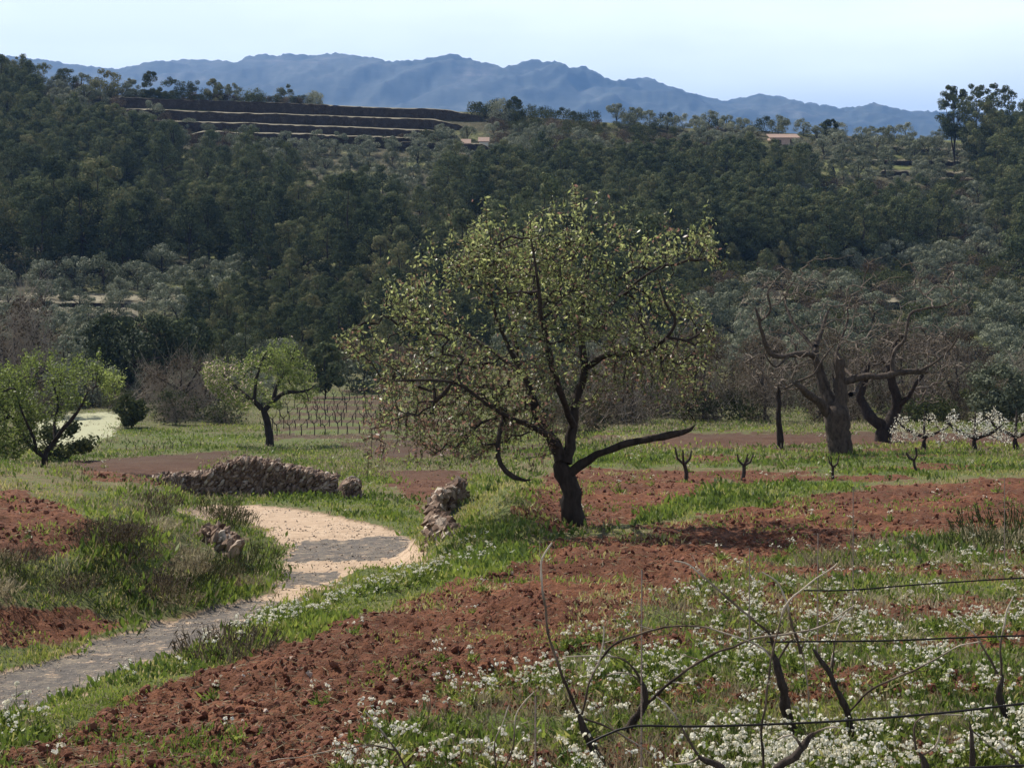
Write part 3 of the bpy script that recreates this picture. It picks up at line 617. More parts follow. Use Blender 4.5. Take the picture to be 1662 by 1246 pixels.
def post_tree(px, py, h, label, seed):
    rg = np.random.default_rng(seed); Y = gY(px, py, 30, 75); base = gpt(px, Y)
    limbs = [L3([(px + 1, py + 6), (px, py - h * .35), (px - 2, py - h * .7), (px - 3, py - h)], Y, [5, 4.5, 4, 2])]
    env = [(px - 75, py - h * 1.0), (px - 55, py - h * 1.7), (px, py - h * 1.9), (px + 50, py - h * 1.7), (px + 70, py - h * 1.0), (px + 10, py - h * .7), (px - 20, py - h * .7)]
    A = sample_env(env, Y, 1.8, 420, rg)
    build_tree('bare_tree', base, limbs, A, label, 'bare tree', rg, M_BARK, twig=M_GTWIG, tip=0.007, e=2.7, step=0.24, jit=0.05)
post_tree(1265, 728, 110, 'slender bare tree with a straight dark stem left of the thick grey trunk', 15)

# ------------------------------------------------------------------ bushes and scrub behind the field
def bush_mesh(name, seed, w, d, h, nclump, nleaf, ls, mat, stem=M_BARK, tmean=0.5, core=0.0, low=0.15, shape='round', twigs=0, twig_mat=None, trunk=True):
    """crown of leaf clumps; extends from z=low*h to h; unit metres, base at origin"""
    rg = np.random.default_rng(seed); b = Buf(); Cs = []
    for k in range(nclump):
        t = rg.random(); z = low + (1 - low) * t
        if shape == 'round': rr = math.sqrt(max(0.02, 1 - (2 * (z - low) / (1 - low) - 1) ** 2))
        elif shape == 'pine': rr = np.interp(z, [low, low + .15, .6, .85, 1.0], [0.55, 1.0, 0.85, 0.50, 0.08])
        elif shape == 'umbrella': rr = np.interp(z, [low, low + .2, .8, 1.0], [0.35, 0.8, 1.0, 0.45])
        else: rr = np.interp(z, [low, .4, .8, 1.0], [1.0, 1.0, .8, .3])
        a = rg.random() * 6.283; r = rr * (0.35 + 0.65 * math.sqrt(rg.random()))
        Cs.append((math.cos(a) * r * w / 2, math.sin(a) * r * d / 2, z * h, rg.random()))
    for cx, cy, cz, t0 in Cs:
        cr = (0.20 + 0.14 * rg.random()) * (w + d) / 2 * (0.62 if nclump > 20 else 1) * (0.7 if cz > .85 * h else 1)
        n = nleaf; v = rg.normal(size=(n, 3)); v /= np.linalg.norm(v, axis=1)[:, None]; rad = cr * (0.45 + 0.6 * rg.random(n) ** 0.6)
        C = np.array([cx, cy, cz]) + v * rad[:, None] * np.array([1, 1, 0.85]); C[:, 2] = np.maximum(C[:, 2], 0.03)
        D = np.cross(v, rg.normal(size=(n, 3))) + v * 0.15 + np.array([0, 0, 0.12]); nrm = v + rg.normal(size=(n, 3)) * 0.28
        sz = ls * (0.6 + 0.8 * rg.random(n)); V, Fq = leaves(C, D, sz, sz * 0.6, rg, nrm)
        b.add(V, Fq, np.repeat(np.clip(tmean + 0.25 * (t0 - 0.5) + rg.normal(size=n) * 0.16, 0, 1), 4), 0)
    if trunk:
        q = np.array([[0, 0, -0.3], [0.02 * w, 0, h * .25], [-0.02 * w, 0.02 * w, h * .55], [0, 0, h * .85]]); V, Fq = tube(q, np.array([.035, .028, .02, .008]) * min(w, 6) * 0.7, 5); b.add(V, Fq, .5, 1)
        for k in range(5):
            c = Cs[rg.integers(len(Cs))]; z0 = h * (0.15 + 0.4 * rg.random()); V, Fq = tube([[0, 0, z0], [c[0] * .5, c[1] * .5, (z0 + c[2]) / 2], [c[0], c[1], c[2]]], np.array([.018, .012, .006]) * min(w, 6), 4); b.add(V, Fq, .5, 1)
    if twigs:
        P0 = np.zeros((twigs, 3)); c = np.array(Cs)[rg.integers(0, len(Cs), twigs)][:, :3] * (1 + 0.15 * rg.normal(size=(twigs, 1))); P0 = c * np.array([.82, .82, .38]) + rg.normal(size=(twigs, 3)) * np.array([w, d, h]) * np.array([0.14, 0.14, 0.06]); P0[:, 2] = np.abs(P0[:, 2])
        mid = (P0 + c) / 2 + rg.normal(size=(twigs, 3)) * w * 0.09; rr = np.full(twigs, 0.007 * w / 3)
        V, Fq = frusta(P0, mid, rr, rr * .7, 3); b.add(V, Fq, .5, 2); V, Fq = frusta(mid, c, rr * .7, rr * .3, 3); b.add(V, Fq, .5, 2)
        for q in range(3):
            e = c + rg.normal(size=(twigs, 3)) * w * 0.09 + np.array([0, 0, .04 * h]); e[:, 2] = np.maximum(e[:, 2], 0.05); V, Fq = frusta(mid * .5 + c * .5, e, rr * .5, rr * .25, 3); b.add(V, Fq, .5, 2)
    mats = [mat, stem] + ([twig_mat or M_TWIG] if twigs else [])
    return b.mesh(name, mats)
def place(name, me, px, Y, label, cat, group=None, s=1.0, rz=0.0, sz=None, sink=0.0):
    p = gpt(px, Y, -sink); o = obj(name, me); o.location = p; o.rotation_euler = (0, 0, rz); o.scale = (s, s, (sz or s))
    return tag(o, label, cat, group)
def bush_at(name, x0, x1, ytop, ybase, label, cat, mat, seed, Y=None, **k):
    px = (x0 + x1) / 2; Y = Y or gY(px, ybase, 30, 128); g = gpt(px, Y); w = (x1 - x0) / F * Y; top = (HZ - ytop) / F * Y; h = top - g[2]
    dd = k.pop('d', w * 0.9)
    me = bush_mesh(name, seed, w, dd, h, k.pop('nclump', 40), k.pop('nleaf', 90), k.pop('ls', 0.22), mat, **k)
    return place(name, me, px, Y, label, cat)
bush_at('bare_bush', 225, 365, 588, 700, 'brown leafless thicket with pinkish twigs left of the small almond', 'bush', M_BROWN, 21, Y=84, ls=0.16, nclump=36, nleaf=40, tmean=0.3, twigs=420)
bush_at('dark_tree', 135, 300, 510, 690, 'dense dark green round tree standing above the brown thicket', 'tree', M_PINE, 22, Y=104, ls=0.26, nclump=70, nleaf=110, tmean=0.25)
bush_at('dark_tree', 265, 350, 520, 690, 'olive green tree top right of the dense dark round tree', 'tree', M_PINE, 23, Y=112, ls=0.26, nclump=50, nleaf=90, tmean=0.65)
bush_at('bare_tree_clump', -60, 110, 488, 690, 'brown leafless tree clump at the left edge above the bright almond', 'tree', M_BROWN, 24, Y=100, ls=0.2, nclump=60, nleaf=50, tmean=0.3, twigs=700)
bush_at('dark_bush', 185, 240, 640, 712, 'small dark green bush right of the pale flowering field', 'bush', M_SCRUB, 25, Y=76, ls=0.16, nclump=24, nleaf=80, tmean=0.5)
bush_at('dark_bush', 60, 150, 690, 770, 'low dark scrub at the foot of the left almond tree', 'bush', M_SCRUB, 125, Y=52, ls=0.12, nclump=26, nleaf=80, tmean=0.5, trunk=False)
bush_at('dark_tree', 495, 560, 560, 650, 'dark green bush right behind the small almond tree', 'bush', M_PINE, 26, Y=106, ls=0.24, nclump=40, nleaf=90, tmean=0.2)
bush_at('green_bush', 545, 640, 590, 640, 'grey green bush beside the vineyard, left of the big almond', 'bush', M_OLIVE, 27, Y=112, ls=0.22, nclump=30, nleaf=80, tmean=0.3)
bush_at('round_bush', 1570, 1670, 600, 690, 'round grey green bush at the right edge behind the white blossom', 'bush', M_OLIVE, 28, Y=66, ls=0.14, nclump=60, nleaf=110, tmean=0.35, trunk=False)
bush_at('bare_bush', 950, 1100, 520, 712, 'pale grey leafless tree behind the right side of the big almond', 'bare tree', M_BROWN, 29, Y=66, ls=0.08, nclump=80, nleaf=90, tmean=0.3, twigs=300, low=0.0)
bush_at('bare_bush', 1080, 1200, 540, 712, 'grey leafless thicket between the big almond and the slender stem', 'bush', M_BROWN, 30, Y=68, ls=0.08, nclump=80, nleaf=90, tmean=0.3, twigs=300, low=0.0)
bush_at('bare_bush', 1180, 1300, 550, 712, 'brownish leafless thicket behind the slender bare tree', 'bush', M_BROWN, 31, Y=70, ls=0.08, nclump=80, nleaf=100, tmean=0.35, twigs=260, low=0.0)
bush_at('bare_bush', 1290, 1420, 540, 712, 'pinkish grey thicket right behind the thick grey trunk', 'bush', M_BROWN, 32, Y=72, ls=0.08, nclump=80, nleaf=100, tmean=0.6, twigs=260, low=0.0)
bush_at('bare_bush', 1410, 1520, 530, 712, 'brown thicket behind the V forked dark tree', 'bush', M_BROWN, 33, Y=72, ls=0.08, nclump=80, nleaf=100, tmean=0.3, twigs=260, low=0.0)
bush_at('bare_bush', 1500, 1610, 540, 705, 'brown leafless thicket left of the round grey green bush', 'bush', M_BROWN, 34, Y=76, ls=0.08, nclump=80, nleaf=100, tmean=0.35, twigs=260, low=0.0)
bush_at('bare_bush', 1640, 1800, 560, 705, 'brown thicket beyond the right edge', 'bush', M_BROWN, 35, Y=74, ls=0.12, nclump=44, nleaf=36, tmean=0.4, twigs=500)
bush_at('dark_bush', 870, 1000, 610, 712, 'dark undergrowth behind the big almond trunk', 'bush', M_SCRUB, 36, Y=74, ls=0.12, nclump=40, nleaf=60, tmean=0.4, twigs=300)
bush_at('dark_bush', 1450, 1560, 650, 712, 'low dark scrub behind the white blossom row', 'bush', M_SCRUB, 37, Y=68, ls=0.12, nclump=30, nleaf=70, tmean=0.4)
bush_at('dark_bush', 330, 400, 655, 702, 'small dark scrub left of the small almond trunk', 'bush', M_SCRUB, 38, Y=80, ls=0.12, nclump=20, nleaf=60, tmean=0.3, twigs=150)
bush_at('dark_bush', 240, 330, 640, 704, 'dark twiggy scrub below the brown thicket', 'bush', M_SCRUB, 39, Y=79, ls=0.12, nclump=20, nleaf=60, tmean=0.2, twigs=250)

# ------------------------------------------------------------------ woods and groves on the opposite hillside
PINEZ = [[(-400, 90), (0, 108), (150, 160), (330, 222), (470, 240), (495, 330), (440, 385), (380, 415), (250, 410), (-400, 415)],
         [(600, 300), (700, 290), (870, 262), (1290, 262), (1310, 325), (1500, 335), (1560, 370), (1480, 400), (1200, 425), (1150, 390), (800, 560), (640, 575), (330, 570), (280, 500), (400, 460), (430, 400), (500, 350)],
         [(1610, 200), (2000, 190), (2000, 520), (1640, 430), (1600, 300)], [(800, 400), (1150, 400), (1100, 520), (900, 560), (760, 560)]]
pines = [bush_mesh('pine_tree', 100 + i, 3.9 + i % 3 * .5, 4.0, 6.2 + (i % 4) * .45, 40, 150, 0.19, M_PINE, tmean=0.45, low=0.02, shape='pine' if i % 3 else 'round') for i in range(7)]
olives = [bush_mesh('olive_tree', 120 + i, 3.4, 3.4, 2.9, 22, 120, 0.17, M_OLIVE, tmean=0.5, low=0.12) for i in range(6)]
shrubs = [bush_mesh('hillside_shrub', 140 + i, 2.8, 2.8, 2.0, 16, 90, 0.17, (M_SCRUB, M_BROWN, M_SCRUB)[i % 3], tmean=0.5, low=0.0, trunk=False) for i in range(5)]
TERR = [  # terrace walls: (x0, y_lip0, x1, y_lip1, depth of tread, wall height)
    (150, 153, 780, 178, 1.55, 'dark bare terrace wall, highest of the four on the left hilltop'), (165, 172, 756, 194, 1.5, 'dark bare terrace wall, second of the four on the left hilltop'),
    (195, 190, 742, 210, 1.5, 'dark bare terrace wall, third of the four on the left hilltop'), (300, 210, 700, 222, 1.3, 'dark bare terrace wall, lowest of the four on the left hilltop'),
    (1436, 237, 1585, 240, 1.0, 'thin pale terrace edge just below the tall pines on the right'), (1400, 256, 1620, 260, 1.1, 'pale terrace edge, second below the tall pines on the right'),
    (1420, 275, 1575, 278, 1.2, 'pale terrace edge, third below the tall pines on the right'), (1500, 289, 1610, 287, 1.1, 'short terrace edge, lowest below the tall pines'),
    (1130, 218, 1240, 222, 0.8, 'grassy terrace edge left of the pink hut'), (-200, 481, 330, 489, 1.2, 'grassy terrace edge below the olive rows on the left'),
    (-200, 500, 250, 508, 1.0, 'lower grassy terrace edge below the olive rows on the left'), (470, 318, 590, 322, 1.0, 'short terrace edge among the olives in the middle'),
    (1190, 452, 1500, 458, 1.1, 'terrace wall among the scrub above the bare tree'), (1200, 478, 1480, 486, 1.2, 'lower terrace wall among the scrub above the bare tree'),
    (1560, 330, 1700, 332, 1.0, 'short terrace edge at the right of the slope'), (620, 226, 800, 232, 0.8, 'low terrace edge beside the small white huts')]
m, nt, b, o = mat_new('terrace_stone'); g = N(nt, 'ShaderNodeNewGeometry')
n = nz(nt, 1.2, 8, 0.8, g.outputs['Position']); nt.links.new(ramp(nt, n, [(0.3, (0.016, 0.012, 0.010)), (0.55, (0.045, 0.034, 0.028)), (0.75, (0.11, 0.085, 0.065))]), b.inputs['Base Color']); bump(nt, b, n, 1.0, 0.3); M_TERR = m
m, nt, b, o = mat_new('terrace_turf'); g = N(nt, 'ShaderNodeNewGeometry')
n = nz(nt, 0.5, 8, 0.75, g.outputs['Position']); nt.links.new(ramp(nt, n, [(0.35, (0.07, 0.065, 0.04)), (0.5, (0.16, 0.14, 0.095)), (0.7, (0.30, 0.27, 0.20))]), b.inputs['Base Color']); M_TURF = m
for x0, y0, x1, y1, hgt, lab in TERR:
    dn = 19 if 'left hilltop' in lab else 13
    q = np.linspace(0, 1, 120); px = x0 + (x1 - x0) * q; py = y0 + (y1 - y0) * q + (fbm(px * .02, px * 0, 3, int(y0)) - .5) * 3
    Y = hill_Y(px, np.interp(px, [x0, x1], [y0 + dn, y1 + dn])); Y = Y + (fbm(px * 0.01, px * 0 + 3, 3, int(y0)) - .5) * 3; zt = (HZ - py) / F * Y
    endf = np.minimum(1, np.minimum(q, 1 - q) / 0.08)
    X = (px - CX) / F * Y; jag = (fbm(X * 1.2, Y, 4, 8) - .5) * .5
    top = np.stack([X, Y + jag * .6, zt + jag * .5 - (1 - endf) * .8], -1); lo = np.stack([X, Y - .5 + jag, zt - hgt - 2.6 + 0 * X], -1); lip = top + np.array([0, -.04, -.34]) + np.stack([0 * X, 0 * X, jag * .3], -1); back = np.stack([X * 1.03, Y + 7.0, zt + .1 - (1 - endf) * 1.0], -1); bb = back - np.array([0, 0, 3])
    root = empty('terrace_wall', (float(X[60]), float(Y[60]), float(zt[60] - hgt)), lab, 'terrace wall')
    for nm, A_, B_, M_ in (('stone_face', lo, lip, M_TERR), ('turf_top', lip, back, M_TURF)):
        V = np.concatenate([A_, B_]) - np.array(root.location); i = np.arange(119); obj(nm, make_mesh(nm, V, np.stack([i, i + 1, i + 121, i + 120], -1), M_, smooth=False), root)

def hill_trees():
    rg = np.random.default_rng(55); lists = {'pine': [], 'olive': [], 'shrub': []}
    pts = []
    cand = 34000
    px = rg.uniform(-260, 1920, cand); Y = np.sqrt(rg.uniform(124 ** 2, 291 ** 2, cand)); cell = {}
    for a, y in zip(px, Y):
        py = float(hill_py(a, y)); x = (a - CX) / F * y
        sf = float(sstep(.38, .62, fbm(np.array([x * .045]), np.array([y * .045]), 2, 77))[0]); jx = a + rg.normal() * 9; jy = py + rg.normal() * 5
        isp = any(inpoly(jx, jy - 30 - 14 * sf, z) for z in PINEZ)
        topleft = 150 < a < 790 and np.interp(a, [150, 780], [140, 172]) < py < np.interp(a, [150, 330, 480, 780], [170, 213, 240, 225])
        if topleft: continue
        if (1225 < a < 1325 and 221 < py < 262) or (735 < a < 805 and 228 < py < 268): continue
        tb = np.interp(a, [150, 330, 480, 780], [170, 213, 240, 225])
        if 60 < a < 800 and py < tb + 52: isp = False
        rows = (1280 < a < 1630 and py < 305) or (a < 430 and 452 < py < 535) or (480 < a < 720 and 236 < py < 345)
        if y > 284 and 170 < a < 460: kind = 'shrub'
        elif rows and not isp: kind = 'olive'
        elif isp: kind = 'pine'
        else: kind = 'olive' if fbm(x * .05, y * .05, 2, 3) > 0.36 and rg.random() < .8 else 'shrub'
        r = {'pine': 3.2, 'olive': 3.1, 'shrub': 2.6}[kind] * (0.85 + 0.3 * rg.random()) * ((.6 + .95 * sf) if kind == 'pine' else 1)
        if rows and kind == 'olive':
            y = round(y / 6.4) * 6.4 + rg.normal() * .3; r = 3.0
        x = (a - CX) / F * y; ci, cj = int(x // 5), int(y // 5); ok = True
        for i in (-1, 0, 1):
            for j in (-1, 0, 1):
                for (xx, yy, rr) in cell.get((ci + i, cj + j), ()):
                    if (xx - x) ** 2 + (yy - y) ** 2 < ((r + rr) / 2) ** 2: ok = False
        if not ok: continue
        cell.setdefault((ci, cj), []).append((x, y, r)); lists[kind].append((a, y, py, sf))
    return lists
HT = hill_trees()
print('HILL', {k: len(v) for k, v in HT.items()})
def zone(a, py):
    col = 'left edge' if a < 150 else 'left slope' if a < 420 else 'slope left of the big almond' if a < 700 else 'slope behind the big almond' if a < 1150 else 'slope behind the bare tree' if a < 1450 else 'right slope'
    row = 'skyline' if py < np.interp(a, *SKYL) + 18 else 'upper part' if py < 300 else 'middle' if py < 430 else 'foot'
    return col, row
def merge_copies(name, items, meshes, mat_list, label, cat):
    b = Buf()
    raise NotImplementedError
def put_hill(kind, name, meshes, words, cat, smin, smax, cap=299):
    rg = np.random.default_rng(len(name)); items = sorted(HT[kind], key=lambda t: t[1] if -40 < t[0] < 1700 else t[1] + 1000)
    rest = items[cap:]; items = items[:cap]
    for a, y, py, sf in items:
        me = meshes[rg.integers(len(meshes))]; s = rg.uniform(smin, smax) * ((.6 + .95 * sf) if kind == 'pine' else 1); c, r = zone(a, py)
        place(name, me, a, y, f'{words} on the {r} of the {c}' if r != 'foot' else f'{words} at the foot of the {c}', cat, f'{cat}s on the {r} of the {c}', s=s, rz=rg.uniform(0, 6.28), sz=s * rg.uniform(.85, 1.08), sink=0.1)
    if rest:
        Vs, Fs, Ts, Ms, n = [], [], [], [], 0
        for a, y, py, sf in rest:
            me = meshes[rg.integers(len(meshes))]; nv = len(me.vertices); V = np.empty(nv * 3, np.float32); me.vertices.foreach_get('co', V); V = V.reshape(-1, 3)
            fl = np.empty(len(me.loops), np.int32); me.loops.foreach_get('vertex_index', fl); mi = np.empty(len(me.polygons), np.int32); me.polygons.foreach_get('material_index', mi)
            T = np.empty(nv, np.float32); me.attributes['tint'].data.foreach_get('value', T)
            s = rg.uniform(smin, smax); t = rg.uniform(0, 6.28); c_, s_ = math.cos(t), math.sin(t); p = gpt(a, y, -.1)
            V = np.stack([V[:, 0] * c_ - V[:, 1] * s_, V[:, 0] * s_ + V[:, 1] * c_, V[:, 2]], -1) * s + p
            Vs.append(V); Fs.append(fl.reshape(-1, 4) + n); Ts.append(np.clip(T + rg.normal() * .12, 0, 1)); Ms.append(mi); n += nv
        me = make_mesh(name + '_mass', np.concatenate(Vs), np.concatenate(Fs), list(meshes[0].materials), np.concatenate(Ts), np.concatenate(Ms))
        tag(obj(name + '_mass', me), f'far {words}s massed on the upper hillside', cat, kind='stuff')
put_hill('pine', 'pine_tree', pines, 'dark green pine', 'pine tree', 0.7, 1.12)
put_hill('olive', 'olive_tree', olives, 'grey green olive tree', 'olive tree', 0.8, 1.2)
put_hill('shrub', 'hillside_shrub', shrubs, 'low green brown shrub', 'shrub', 0.7, 1.3)

# skyline trees singled out
def sky_tree(name, x0, x1, ytop, ybase, label, cat, mat, seed, Y, **k):
    px = (x0 + x1) / 2; g = gpt(px, Y); w = (x1 - x0) / F * Y; h = (HZ - ytop) / F * Y - g[2]
    k.setdefault('shape', 'bush'); k.setdefault('trunk', 'low' in k and k['low'] > .1); me = bush_mesh(name, seed, w, w * .9, h, k.pop('nclump', 40), k.pop('nleaf', 150), k.pop('ls', .2), mat, **k); return place(name, me, px, Y, label, cat)
BP = dict(nclump=60, nleaf=170, ls=.26, low=.22, shape='umbrella', tmean=.35)
sky_tree('stone_pine', 1522, 1575, 142, 232, 'tall pine with a clear trunk, leftmost of the group on the right skyline', 'pine tree', M_PINE, 201, 262, **dict(BP, low=.42))
sky_tree('stone_pine', 1558, 1612, 140, 235, 'tall dense pine in the middle of the group on the right skyline', 'pine tree', M_PINE, 202, 258, **BP)
sky_tree('stone_pine', 1590, 1650, 138, 235, 'tallest rounded pine at the right of the group on the skyline', 'pine tree', M_PINE, 203, 260, **BP)
sky_tree('stone_pine', 1575, 1630, 165, 238, 'lower dark pine in front of the group on the right skyline', 'pine tree', M_PINE, 204, 254, **dict(BP, low=.05))
sky_tree('stone_pine', 1615, 1690, 195, 300, 'dense rounded pine at the right edge below the skyline group', 'pine tree', M_PINE, 205, 226, **dict(BP, low=.05))
sky_tree('stone_pine', 1648, 1720, 160, 240, 'pine cut by the right edge of the picture on the skyline', 'pine tree', M_PINE, 206, 266, **BP)
sky_tree('dark_oak', 762, 792, 166, 180, 'small dark round tree on the bare skyline', 'tree', M_SCRUB, 207, 286, tmean=.3, low=0, nclump=20, ls=.2)
sky_tree('dark_oak', 818, 850, 159, 182, 'larger dark round tree on the skyline above the olive groves', 'tree', M_SCRUB, 208, 284, tmean=.3, low=.1, nclump=24, ls=.22)
sky_tree('green_oak', 795, 830, 163, 184, 'light green tree touching the larger dark round one on the skyline', 'tree', M_OLIVE, 209, 283, tmean=.6, low=.1, nclump=20, ls=.22)
sky_tree('dark_oak', 228, 262, 116, 155, 'dark rounded tree standing highest above the bare terraces', 'tree', M_SCRUB, 210, 286, tmean=.3, low=.1, nclump=26, ls=.26)
sky_tree('green_oak', 143, 196, 116, 152, 'wide green tree at the left end of the bare terraces', 'tree', M_PINE, 211, 286, tmean=.6, low=0, nclump=30, ls=.26)
sky_tree('green_oak', 494, 526, 147, 172, 'pale green tree at the right end of the skyline hedge', 'tree', M_OLIVE, 212, 288, tmean=.7, low=0, nclump=20, ls=.22)
sky_tree('green_oak', 445, 486, 138, 168, 'grey green tree with bare twigs in the skyline hedge', 'tree', M_OLIVE, 213, 288, tmean=.3, low=0, nclump=26, ls=.22, twigs=60)
sky_tree('dark_oak', 330, 362, 128, 162, 'pointed dark tree in the middle of the skyline hedge', 'tree', M_PINE, 214, 287, tmean=.4, low=0, nclump=26, ls=.24, shape='pine')
sky_tree('dark_oak', 1333, 1362, 195, 222, 'dark rounded tree on the right skyline near the pink hut', 'tree', M_SCRUB, 215, 284, tmean=.2, low=0, nclump=26, ls=.24)
for i, (x0, x1, yt, lab) in enumerate([(196, 228, 128, 'green bush between the wide tree and the highest dark one'), (262, 296, 128, 'green bush right of the highest dark tree'), (290, 332, 130, 'low green trees left of the pointed dark tree'),
        (360, 392, 138, 'low dark bush right of the pointed tree'), (392, 440, 146, 'low hedge left of the twiggy tree'), (-30, 22, 95, 'dark pine at the far left of the skyline'), (15, 45, 92, 'round dark pine near the left skyline corner'),
        (50, 90, 104, 'grey green trees right of the round dark pine'), (85, 130, 112, 'rounded tree before the bare terraces begin')]):
    sky_tree('skyline_bush', x0, x1, yt, 0, lab, 'tree', (M_OLIVE, M_PINE, M_SCRUB)[i % 3], 220 + i, 286, tmean=.5, low=0, nclump=26, nleaf=130, ls=.2, shape='bush')

# ------------------------------------------------------------------ small far huts
def plain_mat(name, c, c2=None, sc_=3):
    m, nt, b, o = mat_new(name); n = nz(nt, sc_, 6, .7, N(nt, 'ShaderNodeNewGeometry').outputs['Position']); nt.links.new(ramp(nt, n, [(.3, tuple(v * .75 for v in c)), (.7, c2 or c)]), b.inputs['Base Color']); return m
M_PINK = plain_mat('pink_render', (0.50, 0.36, 0.30)); M_WHITE = plain_mat('white_render', (0.72, 0.70, 0.64)); M_TILE = plain_mat('clay_tiles', (0.30, 0.215, 0.175)); M_DOOR = plain_mat('dark_wood', (0.05, 0.035, 0.025))
def hut(px, ytop, w, h, d, Y, wall, label, door=True):
    Y = float(hill_Y(px, ytop + h / Y * F * .8)); g = gpt(px, Y); z = (HZ - ytop) / F * Y - h; root = empty('farm_hut', (g[0], Y, z), label, 'farm hut')
    v = [(x, y, zz) for zz in (-2.0, h - .35) for x, y in ((-w / 2, 0), (w / 2, 0), (w / 2, d), (-w / 2, d))]
    obj('wall', make_mesh('wall', v, np.array([[0, 1, 5, 4], [1, 2, 6, 5], [2, 3, 7, 6], [3, 0, 4, 7]]), wall), root)
    e = .18; v = [(x, y, zz) for x, y, zz in ((-w / 2 - e, -e, h - .38), (w / 2 + e, -e, h - .38), (w / 2 + e, d + e, h + .35), (-w / 2 - e, d + e, h + .35), (-w / 2 - e, -e, h - .26), (w / 2 + e, -e, h - .26), (w / 2 + e, d + e, h + .47), (-w / 2 - e, d + e, h + .47))]
    obj('roof', make_mesh('roof', v, np.array([[0, 3, 2, 1], [4, 5, 6, 7], [0, 1, 5, 4], [1, 2, 6, 5], [2, 3, 7, 6], [3, 0, 4, 7]]), M_TILE), root)
    if door:
        bx = box_mesh('door', w * .18, w * .18 + .9, -.04, .05, -.2, h * .72, M_DOOR); obj('door', bx, root); obj('window', box_mesh('window', -w * .25, -w * .25 + .6, -.04, .05, h * .35, h * .65, M_DOOR), root)
hut(1274, 221, 4.9, 2.0, 3.5, 250, M_PINK, 'low pink walled farm hut on the right part of the hillside')
hut(756, 230, 1.3, 1.3, 1.6, 240, M_WHITE, 'tiny pale hut, upper left of the pair among the olives', False)
hut(785, 227, 1.5, 1.2, 1.6, 246, M_WHITE, 'tiny pale hut, right of the pair among the olives', False)
hut(760, 254, 2.6, .9, 1.6, 222, M_WHITE, 'low white shed with dark front in the middle of the hillside', False)

# ------------------------------------------------------------------ dry stone walls
m, nt, b, o = mat_new('field_stone'); g = N(nt, 'ShaderNodeNewGeometry')
n = nz(nt, 22, 5, .7, g.outputs['Position']); t = att(nt, 'tint')
nt.links.new(mixc(nt, n, ramp(nt, t, [(0.0, (0.085, 0.045, 0.030)), (0.4, (0.18, 0.115, 0.080)), (0.75, (0.34, 0.245, 0.18)), (1.0, (0.66, 0.59, 0.50))]), ramp(nt, t, [(0.0, (0.055, 0.032, 0.022)), (1.0, (0.26, 0.20, 0.16))])), b.inputs['Base Color']); bump(nt, b, n, .6, .02); M_STONE = m
ICO = None
def ico():
    global ICO
    if ICO is None:
        t = (1 + 5 ** .5) / 2; v = np.array([(-1, t, 0), (1, t, 0), (-1, -t, 0), (1, -t, 0), (0, -1, t), (0, 1, t), (0, -1, -t), (0, 1, -t), (t, 0, -1), (t, 0, 1), (-t, 0, -1), (-t, 0, 1)], float); v /= np.linalg.norm(v[0])
        f = np.array([(0, 11, 5), (0, 5, 1), (0, 1, 7), (0, 7, 10), (0, 10, 11), (1, 5, 9), (5, 11, 4), (11, 10, 2), (10, 7, 6), (7, 1, 8), (3, 9, 4), (3, 4, 2), (3, 2, 6), (3, 6, 8), (3, 8, 9), (4, 9, 5), (2, 4, 11), (6, 2, 10), (8, 6, 7), (9, 8, 1)]); ICO = (v, f)
    return ICO
def lumps(C, S, rg, rot=None, box=False):
    """C centres, S (n,3) half sizes, random rotations (or given axis frames)"""
    n = len(C)
    if box: v = np.array([(x, y, z) for z in (-1, 1) for x, y in ((-1, -1), (1, -1), (1, 1), (-1, 1))], float) * .8; f = np.array([[0, 3, 2, 1], [4, 5, 6, 7], [0, 1, 5, 4], [1, 2, 6, 5], [2, 3, 7, 6], [3, 0, 4, 7]])
    else: v, f = ico()
    V = v[None] * (1 + 0.28 * (rg.random((n, len(v), 1)) - .5) * 2) * S[:, None]
    if rot is None:
        a = rg.normal(size=(n, 3)); a /= np.linalg.norm(a, axis=1)[:, None]; b_ = np.cross(a, rg.normal(size=(n, 3))); b_ /= np.linalg.norm(b_, axis=1)[:, None]; rot = np.stack([a, b_, np.cross(a, b_)], 1)
    V = np.einsum('nvk,nkj->nvj', V, rot) + C[:, None]
    return V.reshape(-1, 3), (np.arange(n)[:, None, None] * len(v) + f[None]).reshape(-1, f.shape[1]), np.arange(n).repeat(len(v))
